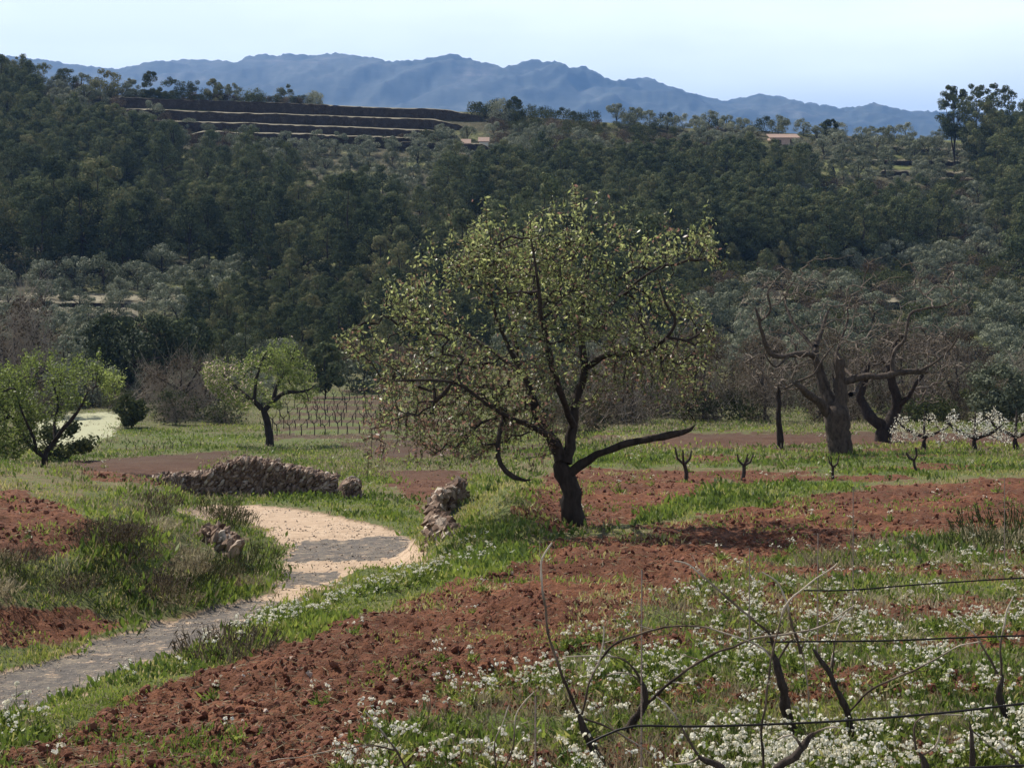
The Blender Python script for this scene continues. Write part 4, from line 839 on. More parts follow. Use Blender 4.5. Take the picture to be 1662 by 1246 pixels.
def stone_wall(name, prof, label, n, seed, thick=0.5, tilt=0.6, size=0.11):
    """prof: (px, py_top, py_base, Y)"""
    rg = np.random.default_rng(seed); pr = np.array(prof, float)
    u = rg.random(n); k = u * (len(pr) - 1); px = np.interp(k, np.arange(len(pr)), pr[:, 0]); Y = np.interp(k, np.arange(len(pr)), pr[:, 3]); yt = np.interp(k, np.arange(len(pr)), pr[:, 1]); yb = np.interp(k, np.arange(len(pr)), pr[:, 2])
    zt = (HZ - yt) / F * Y - size * .5; zb = (HZ - yb) / F * Y - .15; d = rg.random(n) * thick; onface = rg.random(n) < .65; d = np.where(onface, rg.normal(size=n) * .03, d)
    fz = np.where(onface, rg.random(n), 1 - .1 * rg.random(n)); z = zb + (zt - zb) * fz; d = d + (1 - fz) * 0 + fz * .12
    C = np.stack([(px - CX) / F * Y, Y + d, z], -1)
    al = tilt + rg.normal(size=n) * .45; be = rg.normal(size=n) * .5
    ax = np.stack([np.sin(al), rg.normal(size=n) * .2, np.cos(al)], -1); ax /= np.linalg.norm(ax, axis=1)[:, None]   # long axis
    q = np.stack([np.cos(al), be, -np.sin(al)], -1); q -= ax * (q * ax).sum(1)[:, None]; q /= np.linalg.norm(q, axis=1)[:, None]
    rot = np.stack([ax, np.cross(ax, q), q], 1); sc_ = size * (0.45 + 0.9 * rg.random(n) ** 1.5)[:, None]; S = np.array([[1.0, .8, .42]]) * sc_ * rg.uniform(.75, 1.25, (n, 3))
    V, Fq, idx = lumps(C, S, rg, rot); b = Buf(); b.add(V, Fq, np.clip(rg.random(n) * .8 + rg.random(n) * .25, 0, 1)[idx])
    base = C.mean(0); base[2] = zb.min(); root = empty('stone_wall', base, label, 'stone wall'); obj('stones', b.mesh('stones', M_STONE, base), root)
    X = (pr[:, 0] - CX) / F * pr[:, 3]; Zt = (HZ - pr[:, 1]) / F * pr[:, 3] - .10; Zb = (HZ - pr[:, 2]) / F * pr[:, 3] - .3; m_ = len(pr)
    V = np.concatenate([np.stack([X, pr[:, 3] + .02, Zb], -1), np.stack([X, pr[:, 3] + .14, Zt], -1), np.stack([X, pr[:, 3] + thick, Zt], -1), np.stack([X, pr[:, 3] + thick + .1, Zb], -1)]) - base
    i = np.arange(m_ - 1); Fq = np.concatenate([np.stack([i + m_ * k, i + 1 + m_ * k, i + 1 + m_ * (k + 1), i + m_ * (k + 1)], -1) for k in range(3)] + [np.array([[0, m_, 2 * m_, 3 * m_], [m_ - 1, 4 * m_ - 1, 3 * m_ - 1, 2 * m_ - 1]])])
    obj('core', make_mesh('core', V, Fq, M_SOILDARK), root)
M_SOILDARK = plain_mat('dark_earth_fill', (0.07, 0.038, 0.026), (0.10, 0.06, 0.04), 8)  # dark brown earth core that fills the gaps between the wall stones
WY = gY(420, 806, 30, 50)
stone_wall('stone_wall', [(238, 782, 812, WY - .6), (255, 773, 812, WY - .5), (300, 771, 810, WY), (335, 769, 808, WY), (350, 757, 806, WY + .2), (388, 745, 805, WY + .2), (415, 747, 805, WY + .2), (450, 755, 804, WY + .2), (500, 766, 804, WY), (545, 776, 803, WY - .2)],
           'long dry stone wall of diagonally stacked slabs along the far side of the path', 3600, 301, size=.088)
stone_wall('stone_wall', [(556, 783, 812, WY - .8), (568, 778, 815, WY - .9), (584, 784, 815, WY - .9)], 'small dark square stone stub at the right end of the long wall', 160, 302, thick=.35)
YP = gY(715, 872, 18, 30)
stone_wall('stone_wall', [(752, 783, 800, YP + 3.4), (728, 793, 815, YP + 2.6), (708, 808, 850, YP + 1.4), (700, 822, 862, YP + .7), (706, 838, 872, YP + .1), (728, 858, 880, YP - .5), (752, 872, 888, YP - .9)],
           'rounded end of a broken stone wall holding the green mound left of the big trunk', 900, 303, size=.12, thick=.45)
stone_wall('stone_wall', [(212, 815, 832, 29.5), (235, 806, 838, 29), (262, 812, 842, 28.5), (285, 822, 850, 28)], 'crumbling dark stones at the near left end of the long wall', 300, 304)
stone_wall('stone_wall', [(296, 880, 905, 23.2), (325, 862, 915, 23.2), (355, 868, 918, 23.0), (382, 885, 915, 22.8)], 'dark heap of stones in the brush on the left bank', 420, 305, size=.10)
stone_wall('stone_wall', [(110, 905, 925, 20.5), (150, 912, 932, 20.3), (200, 915, 935, 20.2)], 'low broken line of stones half buried in the left bank', 140, 306, size=.07, thick=.3)

# ------------------------------------------------------------------ clods and pebbles of the ploughed soil
def vg(x, y): return ground(x, y)
def scatter(n, lo, hi, p, pxr=(-350, 2050), rg=rng):
    """px even, depth density ~ Y^-p"""
    px = rg.uniform(pxr[0], pxr[1], n); u = rg.random(n); a, b_ = lo ** (1 - p), hi ** (1 - p); Y = (a + (b_ - a) * u) ** (1 / (1 - p)); x = (px - CX) / F * Y; z = vg(x, Y); return x, Y, z
def clods():
    rg = np.random.default_rng(71); x, y, z = scatter(80000, 7.0, 42, 1.9, rg=rg); g = regions(x, y, z)
    ok = (g['red'] > .5) & (g['grass'] < .5) & (g['path'] < .5) & (fbm(x * 1.1, y * 1.1, 3, 73) + .25 * rg.random(len(x)) > .5); x, y, z = x[ok], y[ok], z[ok]; n = len(x)
    s = 0.005 + 0.020 * rg.random(n) ** 4.5; s *= np.clip(y / 13, 1, 1.7); til = 0.17 * (fbm(x * 2.4, y * 2.4, 5, 61, .62) - .5) + .10 * (fbm(x * 9, y * 9, 3, 67, .6) - .5)
    S = s[:, None] * (0.55 + .75 * rg.random((n, 3))) * np.array([[1.2, 1.2, .8]]); C = np.stack([x, y, z + til * np.clip(1.25 - y / 60, .3, 1) + s * .25], -1)
    V, Fq, idx = lumps(C, S, rg); pale = (rg.random(n) < .05) & (s < .022); t = np.where(pale, .8 + .2 * rg.random(n), .55 * rg.random(n))
    m, nt, b, o = mat_new('clod_soil'); k = nz(nt, 40, 4, .7, N(nt, 'ShaderNodeNewGeometry').outputs['Position'])
    nt.links.new(mixc(nt, mth(nt, 'MULTIPLY', k, .7), ramp(nt, att(nt, 'tint'), [(0, (0.10, 0.034, 0.020)), (.35, (0.17, 0.066, 0.039)), (.6, (0.27, 0.13, 0.085)), (.8, (0.50, 0.36, 0.27)), (1, (0.66, 0.56, 0.46))]), (0.09, 0.032, 0.02)), b.inputs['Base Color']); bump(nt, b, k, .5, .01)
    b = Buf(); b.add(V, Fq, t[idx]); tag(obj('clods', b.mesh('clods', m)), 'red clods and pale pebbles on the ploughed field', 'clods', kind='stuff')
clods()

# ------------------------------------------------------------------ grass, weeds and flowers
def gravel():
    rg = np.random.default_rng(75); x, y, z = scatter(60000, 11, 40, 1.7, pxr=(-300, 760), rg=rg); g = regions(x, y, z); ok = (g['path'] > .5) & (fbm(x * 1.3, y * 1.3, 3, 76) + .3 * rg.random(len(x)) > .55); x, y, z = x[ok], y[ok], z[ok]; n = len(x)
    s_ = (.004 + .010 * rg.random(n) ** 4) * np.clip(y / 18, .8, 1.6); V, Fq, idx = lumps(np.stack([x, y, z - .032 + s_ * .3], -1), s_[:, None] * rg.uniform(.6, 1.2, (n, 3)), rg); m, nt, b, o = mat_new('gravel'); nt.links.new(ramp(nt, att(nt, 'tint'), [(0, (.16, .13, .11)), (.5, (.32, .25, .19)), (1, (.58, .50, .41))]), b.inputs['Base Color'])
    b = Buf(); b.add(V, Fq, rg.random(n)[idx]); tag(obj('gravel', b.mesh('gravel', m)), 'loose gravel and grit on the path', 'gravel', kind='stuff')
gravel()
def tilt_off(x, y, g):
    til = g['red'] * (1 - g['grass'] * .6); n = fbm(x * 2.4, y * 2.4, 5, 61, .62); n2 = fbm(x * 9, y * 9, 3, 67, .6)
    return til * np.clip(1.25 - y / 60, .3, 1) * (.17 * (n - .5) + .10 * (n2 - .5)) + (1 - til) * .10 * (n - .5)
def blades(name, n, lo, hi, p, test, mat, label, hgt, wid, per, spread, seed, tmean=.5, up=1.0, cat='grass', big=1.6, pxr=(-350, 2050)):
    rg = np.random.default_rng(seed); x, y, z = scatter(n, lo, hi, p, rg=rg, pxr=pxr); g = regions(x, y, z); pr = test(x, y, z, g); ok = rg.random(n) < pr; x, y, z = x[ok], y[ok], z[ok] + tilt_off(x[ok], y[ok], {k: v[ok] for k, v in g.items()}); n = len(x)
    sc_ = np.clip(y / 14, .8, big); hh = hgt * (0.45 + 1.1 * fbm(x * .9, y * .9, 3, seed)) * sc_; cl = np.clip((fbm(x * .55, y * .55, 3, seed + 1) - .5) * 2.0, -.5, .5)
    i = np.repeat(np.arange(n), per); m_ = len(i); D = rg.normal(size=(m_, 3)) * .42; D[:, 2] = up * (.6 + .6 * rg.random(m_)); D /= np.linalg.norm(D, axis=1)[:, None]
    ln = hh[i] * (.5 + .8 * rg.random(m_)); B = np.stack([x[i], y[i], z[i] - .01], -1) + rg.normal(size=(m_, 3)) * np.array([1, 1, 0]) * (spread * sc_[i])[:, None]
    V, Fq = leaves(B + D * ln[:, None] * .5, D, ln, wid * sc_[i] * (.6 + .8 * rg.random(m_)), rg); t = np.clip(tmean + cl[i] * .7 + rg.normal(size=m_) * .15, 0, 1)
    b = Buf(); b.add(V, Fq, np.repeat(t, 4)); tag(obj(name, b.mesh(name, mat)), label, cat, kind='stuff'); print(name, m_)
def pxpy(x, y, z): return CX + x / y * F, HZ - z / y * F
def t_green(x, y, z, g): return np.clip(1.25 * (g['grass'] - .42) + .7 * (fbm(x * 1.3, y * 1.3, 3, 51) - .42), 0, 1) * (g['path'] < .5) * (g['grass'] > .3) * (g['pale'] < .5)
blades('grass', 85000, 6.5, 62, 1.75, t_green, M_GRASS, 'short green spring grass and weeds over banks and between the vines', .050, .012, 10, .06, 81)
blades('weeds', 30000, 6.5, 90, 1.6, lambda x, y, z, g: t_green(x, y, z, g) * (fbm(x * .7, y * .7, 2, 52) > .5), M_GRASS, 'taller leafy green weeds in clumps', .085, .030, 9, .08, 82, tmean=.35, cat='weeds')
def t_dry(x, y, z, g):
    px, py = pxpy(x, y, z); e_, s_ = polydist(x, y, EDGE); bank = (px < 465) & (py > 770) & (g['path'] < .5) & (g['red'] < .5) & (e_ * s_ > 1.2); far = (py < 775) & ((g['red'] < .5) | (y > 60)); mead = (y < 30) & (px > 500) & (g['red'] > .5) & (g['grass'] > .15)
    return bank * .3 * (fbm(x * .8, y * .8, 2, 53) > .42) + far * .2 + mead * .6
blades('dry_grass', 36000, 6.5, 110, 1.5, t_dry, M_DRY, 'dry straw coloured grass on the left bank and the far strips', .085, .010, 9, .07, 83, cat='grass')
blades('sparse_weeds', 60000, 6.5, 40, 1.9, lambda x, y, z, g: (g['red'] > .5) * (g['grass'] < .5) * np.clip((fbm(x * 1.2, y * 1.2, 3, 57) - .52) * 4, 0, .6), M_GRASS, 'sparse low weeds on the ploughed soil', .05, .014, 6, .05, 84, tmean=.6, cat='weeds', pxr=(-200, 1900))

blades('far_grass', 60000, 36, 126, 1.15, lambda x, y, z, g: (g['pale'] < .5) * (g['path'] < .5) * (g['red'] < .3) * np.clip((fbm(x * .3, y * .5, 3, 59) - .42) * 4, .05, .75), M_GRASS, 'mixed green and straw coloured grass on the far side of the valley field', .050, .018, 9, .14, 85, tmean=.5, big=2.3, up=.7)
blades('far_dry_grass', 36000, 36, 126, 1.15, lambda x, y, z, g: (g['pale'] < .5) * (g['path'] < .5) * (fbm(x * .25, y * .25, 3, 58) > .5) * ((g['red'] < .5) | (y > 62)) * .7, M_DRY, 'straw and dead stalks on the far strips and between the little vines', .06, .014, 7, .14, 86, tmean=.25, big=2.2, up=.7)
def straw():
    rg = np.random.default_rng(87); x, y, z = scatter(26000, 7, 34, 1.9, rg=rg, pxr=(-200, 1900)); g = regions(x, y, z); ok = (g['path'] < .5) & (g['red'] > .5); x, y, z = x[ok], y[ok], z[ok]; z = z + tilt_off(x, y, {k: v[ok] for k, v in g.items()}) + .012
    n = len(x); D = rg.normal(size=(n, 3)); D[:, 2] *= .25; V, Fq = leaves(np.stack([x, y, z], -1), D, rg.uniform(.03, .12, n) * np.clip(y / 14, 1, 1.5), .006 * np.clip(y / 12, 1, 1.8), rg); b = Buf(); b.add(V, Fq, np.repeat(np.clip(rg.random(n) * .9, 0, 1), 4)); tag(obj('straw', b.mesh('straw', M_DRY)), 'bits of straw and dead stalks lying on the ploughed soil', 'straw', kind='stuff')
straw()
def flower_plant(seed, heads, h, w, petals=7):
    rg = np.random.default_rng(seed); b = Buf()
    for k in range(heads):
        a = rg.random() * 6.28; r = w * math.sqrt(rg.random()); tip = np.array([math.cos(a) * r, math.sin(a) * r, h * rg.uniform(.65, 1.1)]); root = tip * np.array([.25, .25, 0])
        V, Fq = frusta([root, (root + tip) / 2 + rg.normal(size=3) * .01], [(root + tip) / 2, tip], [.0022, .0018], [.0018, .0012], 3); b.add(V, Fq, .4, 1)
        n = petals; R_ = rg.uniform(.011, .020) * (1 if rg.random() < .7 else .6); v = rg.normal(size=(n, 3)); v[:, 2] = np.abs(v[:, 2]) * .8; v /= np.linalg.norm(v, axis=1)[:, None]
        V, Fq = leaves(tip + v * R_ * rg.uniform(.5, 1.3, (n, 1)), np.cross(v, rg.normal(size=(n, 3))), R_ * 1.15, R_ * .95, rg, v); b.add(V, Fq, np.repeat(np.clip(.5 + rg.normal(size=n) * .3, 0, 1), 4), 0)
        m_ = 4; t = rg.random((m_, 1)) * .7; C = root + (tip - root) * t; D = rg.normal(size=(m_, 3)) + np.array([0, 0, .6]); V, Fq = leaves(C, D, rg.uniform(.04, .08, m_), .014, rg); b.add(V, Fq, np.repeat(rg.uniform(.2, .8, m_), 4), 1)
    m_ = heads * 4; a = rg.normal(size=(m_, 3)); a[:, 2] = .35 + .6 * rg.random(m_); a /= np.linalg.norm(a, axis=1)[:, None]; ln = rg.uniform(.05, .13, m_); C = rg.normal(size=(m_, 3)) * np.array([w * .45, w * .45, 0]) + a * ln[:, None] / 2
    V, Fq = leaves(C, a, ln, .022, rg); b.add(V, Fq, np.repeat(rg.uniform(.2, .8, m_), 4), 1)
    return b.mesh('flowering_plant', [M_PETAL, M_GRASS])
FP = [flower_plant(400 + i, 4 + i % 4, .13 + .03 * (i % 3), .08) for i in range(8)]
def flower_density(x, y, z, g):
    px, py = pxpy(x, y, z); q = inpoly(px, py, [(520, 1400), (560, 1215), (700, 1120), (850, 1090), (985, 1010), (1080, 965), (1180, 925), (1340, 880), (2200, 850), (2200, 1400)])
    b1 = np.exp(-((py - 1010) / 34) ** 2) * sstep(950, 1230, px) * 1.4; b2 = sstep(1175, 1205, py) * sstep(950, 1180, px) * .9; base = .33 + 0 * px
    b3 = np.exp(-((py - 1110) / 40) ** 2) * .5 * sstep(600, 900, px); soil = np.exp(-((py - 1165) / 18) ** 2) * .35
    d = q * np.clip(base + b1 + b2 + b3 - soil, 0, 1.5) * np.clip(2.4 * (fbm(x * 1.5, y * 1.5, 3, 63) - .28), 0.05, 1.3)
    e, s = polydist(x, y, EDGE); sd = e * s; strip = (sd > -.25) & (sd < .7) & (px > 380) & (px < 800) & (y < 21); d = d + strip * np.where(px < 700, 3.0, 1.0)
    d = d + ((g['red'] > .5) & (g['grass'] < .3)) * .012 + ((sd > -.3) & (sd < .6) & (px < 380) & (y < 14)) * .12
    d = d + ((y > 30) & (y < 64) & (g['grass'] > .8)) * .05 + ((py < 730) & (py > 715) & (px > 250) & (px < 700)) * .3
    return d * (g['path'] < .5)
def flowers():
    rg = np.random.default_rng(91); x, y, z = scatter(15000, 6.4, 60, 1.75, rg=rg, pxr=(-300, 2000)); g = regions(x, y, z); ok = rg.random(len(x)) < flower_density(x, y, z, g) * .62
    x, y, z = x[ok], y[ok], z[ok] + tilt_off(x[ok], y[ok], {k: v[ok] for k, v in g.items()}); px, py = pxpy(x, y, z); inview = (px > 0) & (px < 1662) & (py < 1290); o = np.argsort(np.where(inview, y, y + 1000)); x, y, z = x[o], y[o], z[o]; print('flowers', len(x))
    for i in range(260):
        p_ = CX + x[i] / y[i] * F; c = 'left of' if p_ < 1000 else 'between' if p_ < 1400 else 'right of'
        ob = obj('flowering_plant', FP[rg.integers(8)]); ob.location = (x[i], y[i], z[i]); s = rg.uniform(.75, 1.15); ob.scale = (s, s, s); ob.rotation_euler = (0, 0, rg.uniform(0, 6.28)); tag(ob, f'white flowering weed {c} the near vines at the bottom of the field', 'wild flower', f'white wild flowers {c} the near vines')
    Vs, Fs, Ts, Ms, n = [], [], [], [], 0
    data = []
    for me in FP:
        nv = len(me.vertices); V = np.empty(nv * 3, np.float32); me.vertices.foreach_get('co', V); fl = np.empty(len(me.loops), np.int32); me.loops.foreach_get('vertex_index', fl)
        mi = np.empty(len(me.polygons), np.int32); me.polygons.foreach_get('material_index', mi); T = np.empty(nv, np.float32); me.attributes['tint'].data.foreach_get('value', T); data.append((V.reshape(-1, 3), fl.reshape(-1, 4), mi, T))
    for i in range(260, len(x)):
        V, fl, mi, T = data[rg.integers(8)]; s = rg.uniform(.7, 1.1) * np.clip(y[i] / 22, .9, 1.5); t = rg.uniform(0, 6.28); c_, s_ = math.cos(t), math.sin(t)
        Vs.append(np.stack([V[:, 0] * c_ - V[:, 1] * s_, V[:, 0] * s_ + V[:, 1] * c_, V[:, 2]], -1) * s + np.array([x[i], y[i], z[i]])); Fs.append(fl + n); Ts.append(np.clip(T + rg.normal() * .15, 0, 1)); Ms.append(mi); n += len(V)
    tag(obj('flower_meadow', make_mesh('flower_meadow', np.concatenate(Vs), np.concatenate(Fs), [M_PETAL, M_GRASS], np.concatenate(Ts), np.concatenate(Ms))), 'white flowering weeds carpeting the vineyard strips', 'wild flowers', kind='stuff')
flowers()

# ------------------------------------------------------------------ dry brush on the left bank
def brush_mesh(seed, w, h, n, mat, seeds=False, wd=.012):
    rg = np.random.default_rng(seed); b = Buf(); a = rg.random(n) * 6.28; r = w / 2 * np.sqrt(rg.random(n)); B = np.stack([np.cos(a) * r, np.sin(a) * r, np.zeros(n)], -1)
    D = np.stack([np.cos(a) * r / w * .9, np.sin(a) * r / w * .9, np.ones(n)], -1) + rg.normal(size=(n, 3)) * .22; D /= np.linalg.norm(D, axis=1)[:, None]; ln = h * (.4 + .7 * rg.random(n)) * (1 - .35 * r / (w / 2))
    V, Fq = leaves(B + D * ln[:, None] / 2, D, ln, wd, rg); b.add(V, Fq, np.repeat(np.clip(.45 + rg.normal(size=n) * .25, 0, 1), 4))
    k = n; i = rg.integers(0, n, k); C = B[i] + D[i] * ln[i][:, None] * rg.uniform(.35, 1, (k, 1)); DD = D[i] + rg.normal(size=(k, 3)) * .8; V, Fq = leaves(C, DD, rg.uniform(.05, .12, k), wd * 1.3, rg); b.add(V, Fq, np.repeat(np.clip(.4 + rg.normal(size=k) * .3, 0, 1), 4))
    return b.mesh('dry_brush', mat)
BR = [brush_mesh(500 + i, .9 + .2 * (i % 3), .22 + .08 * (i % 3), 300, (M_DRY, M_BROWN, M_SCRUB)[i % 3]) for i in range(9)]
def bank_brush():
    rg = np.random.default_rng(93)
    spots = [(x, y) for poly, n in (([(150, 860), (260, 850), (300, 900), (290, 975), (200, 985), (120, 930)], 16), ([(230, 800), (370, 820), (400, 870), (340, 880), (240, 860)], 9), ([(-100, 905), (130, 905), (200, 970), (100, 985), (-100, 985)], 12), ([(280, 900), (400, 900), (400, 960), (290, 970)], 8))
             for x, y in [(rg.uniform(min(p[0] for p in poly), max(p[0] for p in poly)), rg.uniform(min(p[1] for p in poly), max(p[1] for p in poly))) for _ in range(n)] if bool(inpoly(x, y, poly))]
    for k, (x, y) in enumerate(spots):
        Y = gY(x, y, 12, 34); me = BR[rg.integers(9)]; c = 'below the stone heap' if x > 280 and y > 890 else 'beside the stone heap' if x > 220 and y < 885 else 'at the left edge' if x < 130 else 'in the middle'
        place('dry_brush', me, x, Y, f'greyish dry brush {c} of the left bank' if 'heap' not in c else f'greyish dry brush {c} on the left bank', 'dry brush', f'dry brush {c} of the left bank', s=rg.uniform(.6, .95), rz=rg.uniform(0, 6))
    for k, (x, y, sx) in enumerate([(1620, 880, 1.1), (1660, 870, 1.3), (1590, 890, .8)]):
        Y = gY(x, y, 12, 34); place('dry_brush', BR[2 + 3 * (k % 3)] if k else BR[0], x, Y, ('dark green brush tuft by the thin stake at the right edge', 'dry brush cut by the right edge beside the flowers', 'small brush tuft left of the one at the right edge')[k], 'dry brush', s=sx, rz=k)
bank_brush()

# ------------------------------------------------------------------ vines, hoses and stakes of the near vineyard
def s0(q): return np.arange(len(q)) * .2
def vine(label, Y, trunk, canes, dy=0.0, tr=9):
    """trunk: (px,py,r) base first; canes: list of lists (px,py[,dy]) with start radius"""
    vsc = .55 if Y < 8 else .8; px0 = trunk[0][0]; g = gpt(px0, Y); gp = HZ - g[2] / Y * F; tp = [(px0 - 2, gp + 14, trunk[0][2] * 1.25)] + [t for t in trunk if t[1] < gp - 2]
    root = empty('grape_vine', g, label, 'grape vine', 'near vines along the hoses'); rg = np.random.default_rng(int(px0)); b = Buf()
    pts, rr = L3([(t[0], t[1], 0) for t in tp], Y, [t[2] for t in tp]); q, r = smooth_line(pts, rr, .025); s_ = np.arange(len(q)) * .025
    q = q + np.stack([(fbm(s_ * 9, s_ * 0 + a, 2, 4) - .5) * .03 for a in range(3)], -1); r = r * (.7 + .55 * fbm(s_ * 14, s_ * 0, 2, 9)) * vsc; r[-3:] *= np.array([.85, .6, .25]); b.add(*tube(q, r, 9, .22, rg)); obj('trunk', b.mesh('trunk', M_VINE, g, smooth=True), root)
    for c, r0 in canes:
        pts, _ = L3([(p[0], p[1], (p[2] if len(p) > 2 else 0) + dy * k) for k, p in enumerate(c)], Y, [1] * len(c)); r0 = r0 * .47; q, r = smooth_line(pts, np.linspace(r0, r0 * .45, len(c)) / F * Y, .03); tt = np.linspace(0, 1, len(q)) + (fbm(s0(q), s0(q) * 0, 2, 5) - .5) * .8; s_ = np.arange(len(q)) * .03
        q = q + np.stack([(fbm(s_ * 7, s_ * 0 + a + r0, 2, 14) - .5) * .022 for a in range(3)], -1); node = (np.abs((s_ / .09) % 1 - .5) > .36) * .35 + 1; b = Buf(); b.add(*tube(q, r * node, 6, .08, rg), t=np.repeat(tt, 6))
        for k in range(6, len(q) - 3, 7):       # side twigs
            if rg.random() < .55:
                d = rg.normal(size=3) * np.array([1, .8, .8]); d[2] = abs(d[2]); d /= np.linalg.norm(d); ln = rg.uniform(.05, .22); e = [q[k], q[k] + d * ln * .5 + rg.normal(size=3) * .008, q[k] + d * ln + rg.normal(size=3) * .015 + np.array([0, 0, .02])]; V, Fq = tube(e, [r[k] * .55, r[k] * .42, r[k] * .25], 4); b.add(V, Fq, t=rg.uniform(.3, 1))
        for k in range(3, len(q) - 1, 3):       # buds
            d = rg.normal(size=3); d[2] = abs(d[2]); d /= np.linalg.norm(d); V, Fq = frusta([q[k]], [q[k] + d * r[k] * 3.2], [r[k] * .8], [r[k] * .1], 4); b.add(V, Fq)
        obj('cane', b.mesh('cane', M_CANE, g, smooth=True), root)
R2, R1, R0_ = 9.3, 7.5, 11.4
vine('vine with a tall upright cane ending in a pale tip, leftmost of the near vines', 8.6, [(982, 1246, 9), (952, 1190, 8), (938, 1153, 7)],
     [([(938, 1155), (918, 1110), (900, 1060), (888, 1020), (881, 970), (878, 920), (885, 898), (897, 880)], 5.5), ([(945, 1158), (958, 1110), (972, 1065), (977, 1040), (978, 1014)], 4), ([(950, 1165), (985, 1180), (1030, 1205), (1060, 1225)], 4)])
vine('short dark twisted vine with long arching canes, between the leftmost and the thick one', R2, [(1004, 1205, 9), (1020, 1180, 8), (1045, 1145, 8), (1045, 1118, 6), (1038, 1100, 5)],
     [([(1050, 1140), (1090, 1105), (1130, 1075), (1180, 1050), (1245, 1033), (1330, 1017), (1382, 985)], 5.2), ([(1045, 1112), (1025, 1080), (1003, 1068), (975, 1062), (912, 1064)], 4.2),
      ([(968, 1078), (995, 1050), (1030, 1030), (1060, 1020), (1090, 1015), (1150, 1020), (1220, 1042), (1252, 1066)], 4.2), ([(1045, 1118), (1030, 1098), (1000, 1092), (985, 1095)], 3.2)])
vine('thick dark trunked vine in the centre of the near row', R2, [(1292, 1195, 12), (1277, 1155, 11), (1272, 1120, 10), (1262, 1090, 9), (1256, 1062, 7)],
     [([(1256, 1066), (1250, 1030), (1222, 1005), (1175, 965), (1140, 935), (1115, 916), (1095, 910)], 5), ([(1300, 1060), (1292, 1030), (1282, 1000), (1271, 965), (1257, 940), (1235, 927)], 4.6),
      ([(1256, 1066), (1240, 1052), (1222, 1045)], 4), ([(1262, 1072), (1285, 1040), (1300, 1052), (1308, 1100), (1312, 1170)], 3.6), ([(1300, 1052), (1310, 1030), (1313, 1015)], 3)])
vine('slender leaning vine right of the thick trunked one', R2, [(1380, 1182, 8), (1372, 1145, 7), (1356, 1115, 5.5), (1340, 1085, 5), (1318, 1055, 4)],
     [([(1345, 1095), (1350, 1075), (1352, 1062), (1360, 1057)], 3.5), ([(1380, 1152), (1430, 1110), (1505, 1075), (1550, 1052), (1592, 1040)], 3.8), ([(1350, 1100), (1355, 1040), (1366, 1005), (1385, 980)], 3)])
vine('vine with two upright canes near the right edge', R2, [(1633, 1172, 9), (1626, 1140, 8.5), (1620, 1115, 7), (1626, 1092, 6)],
     [([(1626, 1095), (1626, 1045), (1631, 995), (1643, 965)], 4), ([(1620, 1092), (1590, 1040), (1572, 1020), (1553, 1000)], 4)])
vine('thick leaning vine cut by the bottom edge below the centre one', R1, [(1255, 1300, 15), (1262, 1246, 14), (1295, 1215, 12), (1320, 1190, 9)],
     [([(1320, 1190), (1335, 1182), (1350, 1180), (1365, 1182)], 4.5), ([(1240, 1245), (1238, 1180), (1241, 1130), (1252, 1060), (1275, 985), (1310, 950), (1358, 913)], 4.2), ([(1300, 1208), (1285, 1190), (1262, 1200)], 5)])
vine('vine with a thick bent base and one thin cane, cut by the bottom edge', R1, [(1180, 1290, 14), (1172, 1246, 13), (1130, 1222, 10)], [([(1132, 1222), (1112, 1190), (1092, 1155), (1064, 1128)], 5), ([(1140, 1225), (1120, 1235), (1095, 1240)], 5)])
vine('short stumpy vine with a curling cane, bottom right', R1, [(1508, 1290, 12), (1502, 1240, 12), (1490, 1215, 10)], [([(1488, 1215), (1484, 1190), (1490, 1172), (1515, 1160), (1560, 1158)], 4), ([(1495, 1225), (1520, 1210), (1530, 1180)], 4)])
vine('short upright stub of a vine, bottom right', R1, [(1580, 1290, 11), (1578, 1235, 10), (1575, 1205, 7), (1572, 1172, 5)], [([(1574, 1180), (1590, 1195), (1625, 1225)], 3.5)])
vine('vine stump cut by the bottom right corner', R1, [(1665, 1290, 13), (1655, 1245, 12), (1645, 1228, 9)], [([(1645, 1228), (1632, 1215), (1622, 1200)], 5)])
vine('thin vine with a dark slanting cane at the bottom, left of the flowers', R1 + .3, [(668, 1290, 8), (660, 1246, 7)], [([(660, 1246), (640, 1213), (612, 1178), (590, 1152)], 4), ([(640, 1216), (600, 1210), (540, 1218), (430, 1236)], 3)])
vine('thin vine with two pale upright canes at the bottom, right of the slanting cane', R1 + .2, [(812, 1290, 6), (806, 1250, 5)], [([(806, 1250), (802, 1210), (815, 1175), (826, 1145)], 3), ([(812, 1255), (832, 1215), (838, 1160), (865, 1120)], 3)])
M_HOSE, nt, b, o = mat_new('black_hose'); b.inputs['Base Color'].default_value = (0.018, 0.016, 0.015, 1); b.inputs['Roughness'].default_value = .55
def hose(Y, pts, label, r=.008):
    p, rr = L3([(q[0], q[1], 0) for q in pts], Y, [1] * len(pts)); q, _ = smooth_line(p, rr, .08); s_ = np.arange(len(q)) * .08; q[:, 2] += (fbm(s_ * 1.4, s_ * 0, 2, int(Y)) - .5) * .012
    r = r * .68; b = Buf(); b.add(*tube(q, np.full(len(q), r), 7)); o = obj('irrigation_hose', b.mesh('irrigation_hose', M_HOSE, q[0], smooth=True)); o.location = q[0]; tag(o, label, 'hose', 'black hoses along the vine rows')
hose(R0_, [(1305, 957), (1380, 957), (1500, 947), (1662, 937), (1800, 932), (2000, 925)], 'black irrigation hose, highest in the picture, starting at the crossing canes')
hose(R2, [(1245, 1042), (1330, 1041), (1450, 1040), (1560, 1034), (1662, 1031), (1800, 1024), (2050, 1015)], 'black irrigation hose in the middle, ending at the thick trunked vine')
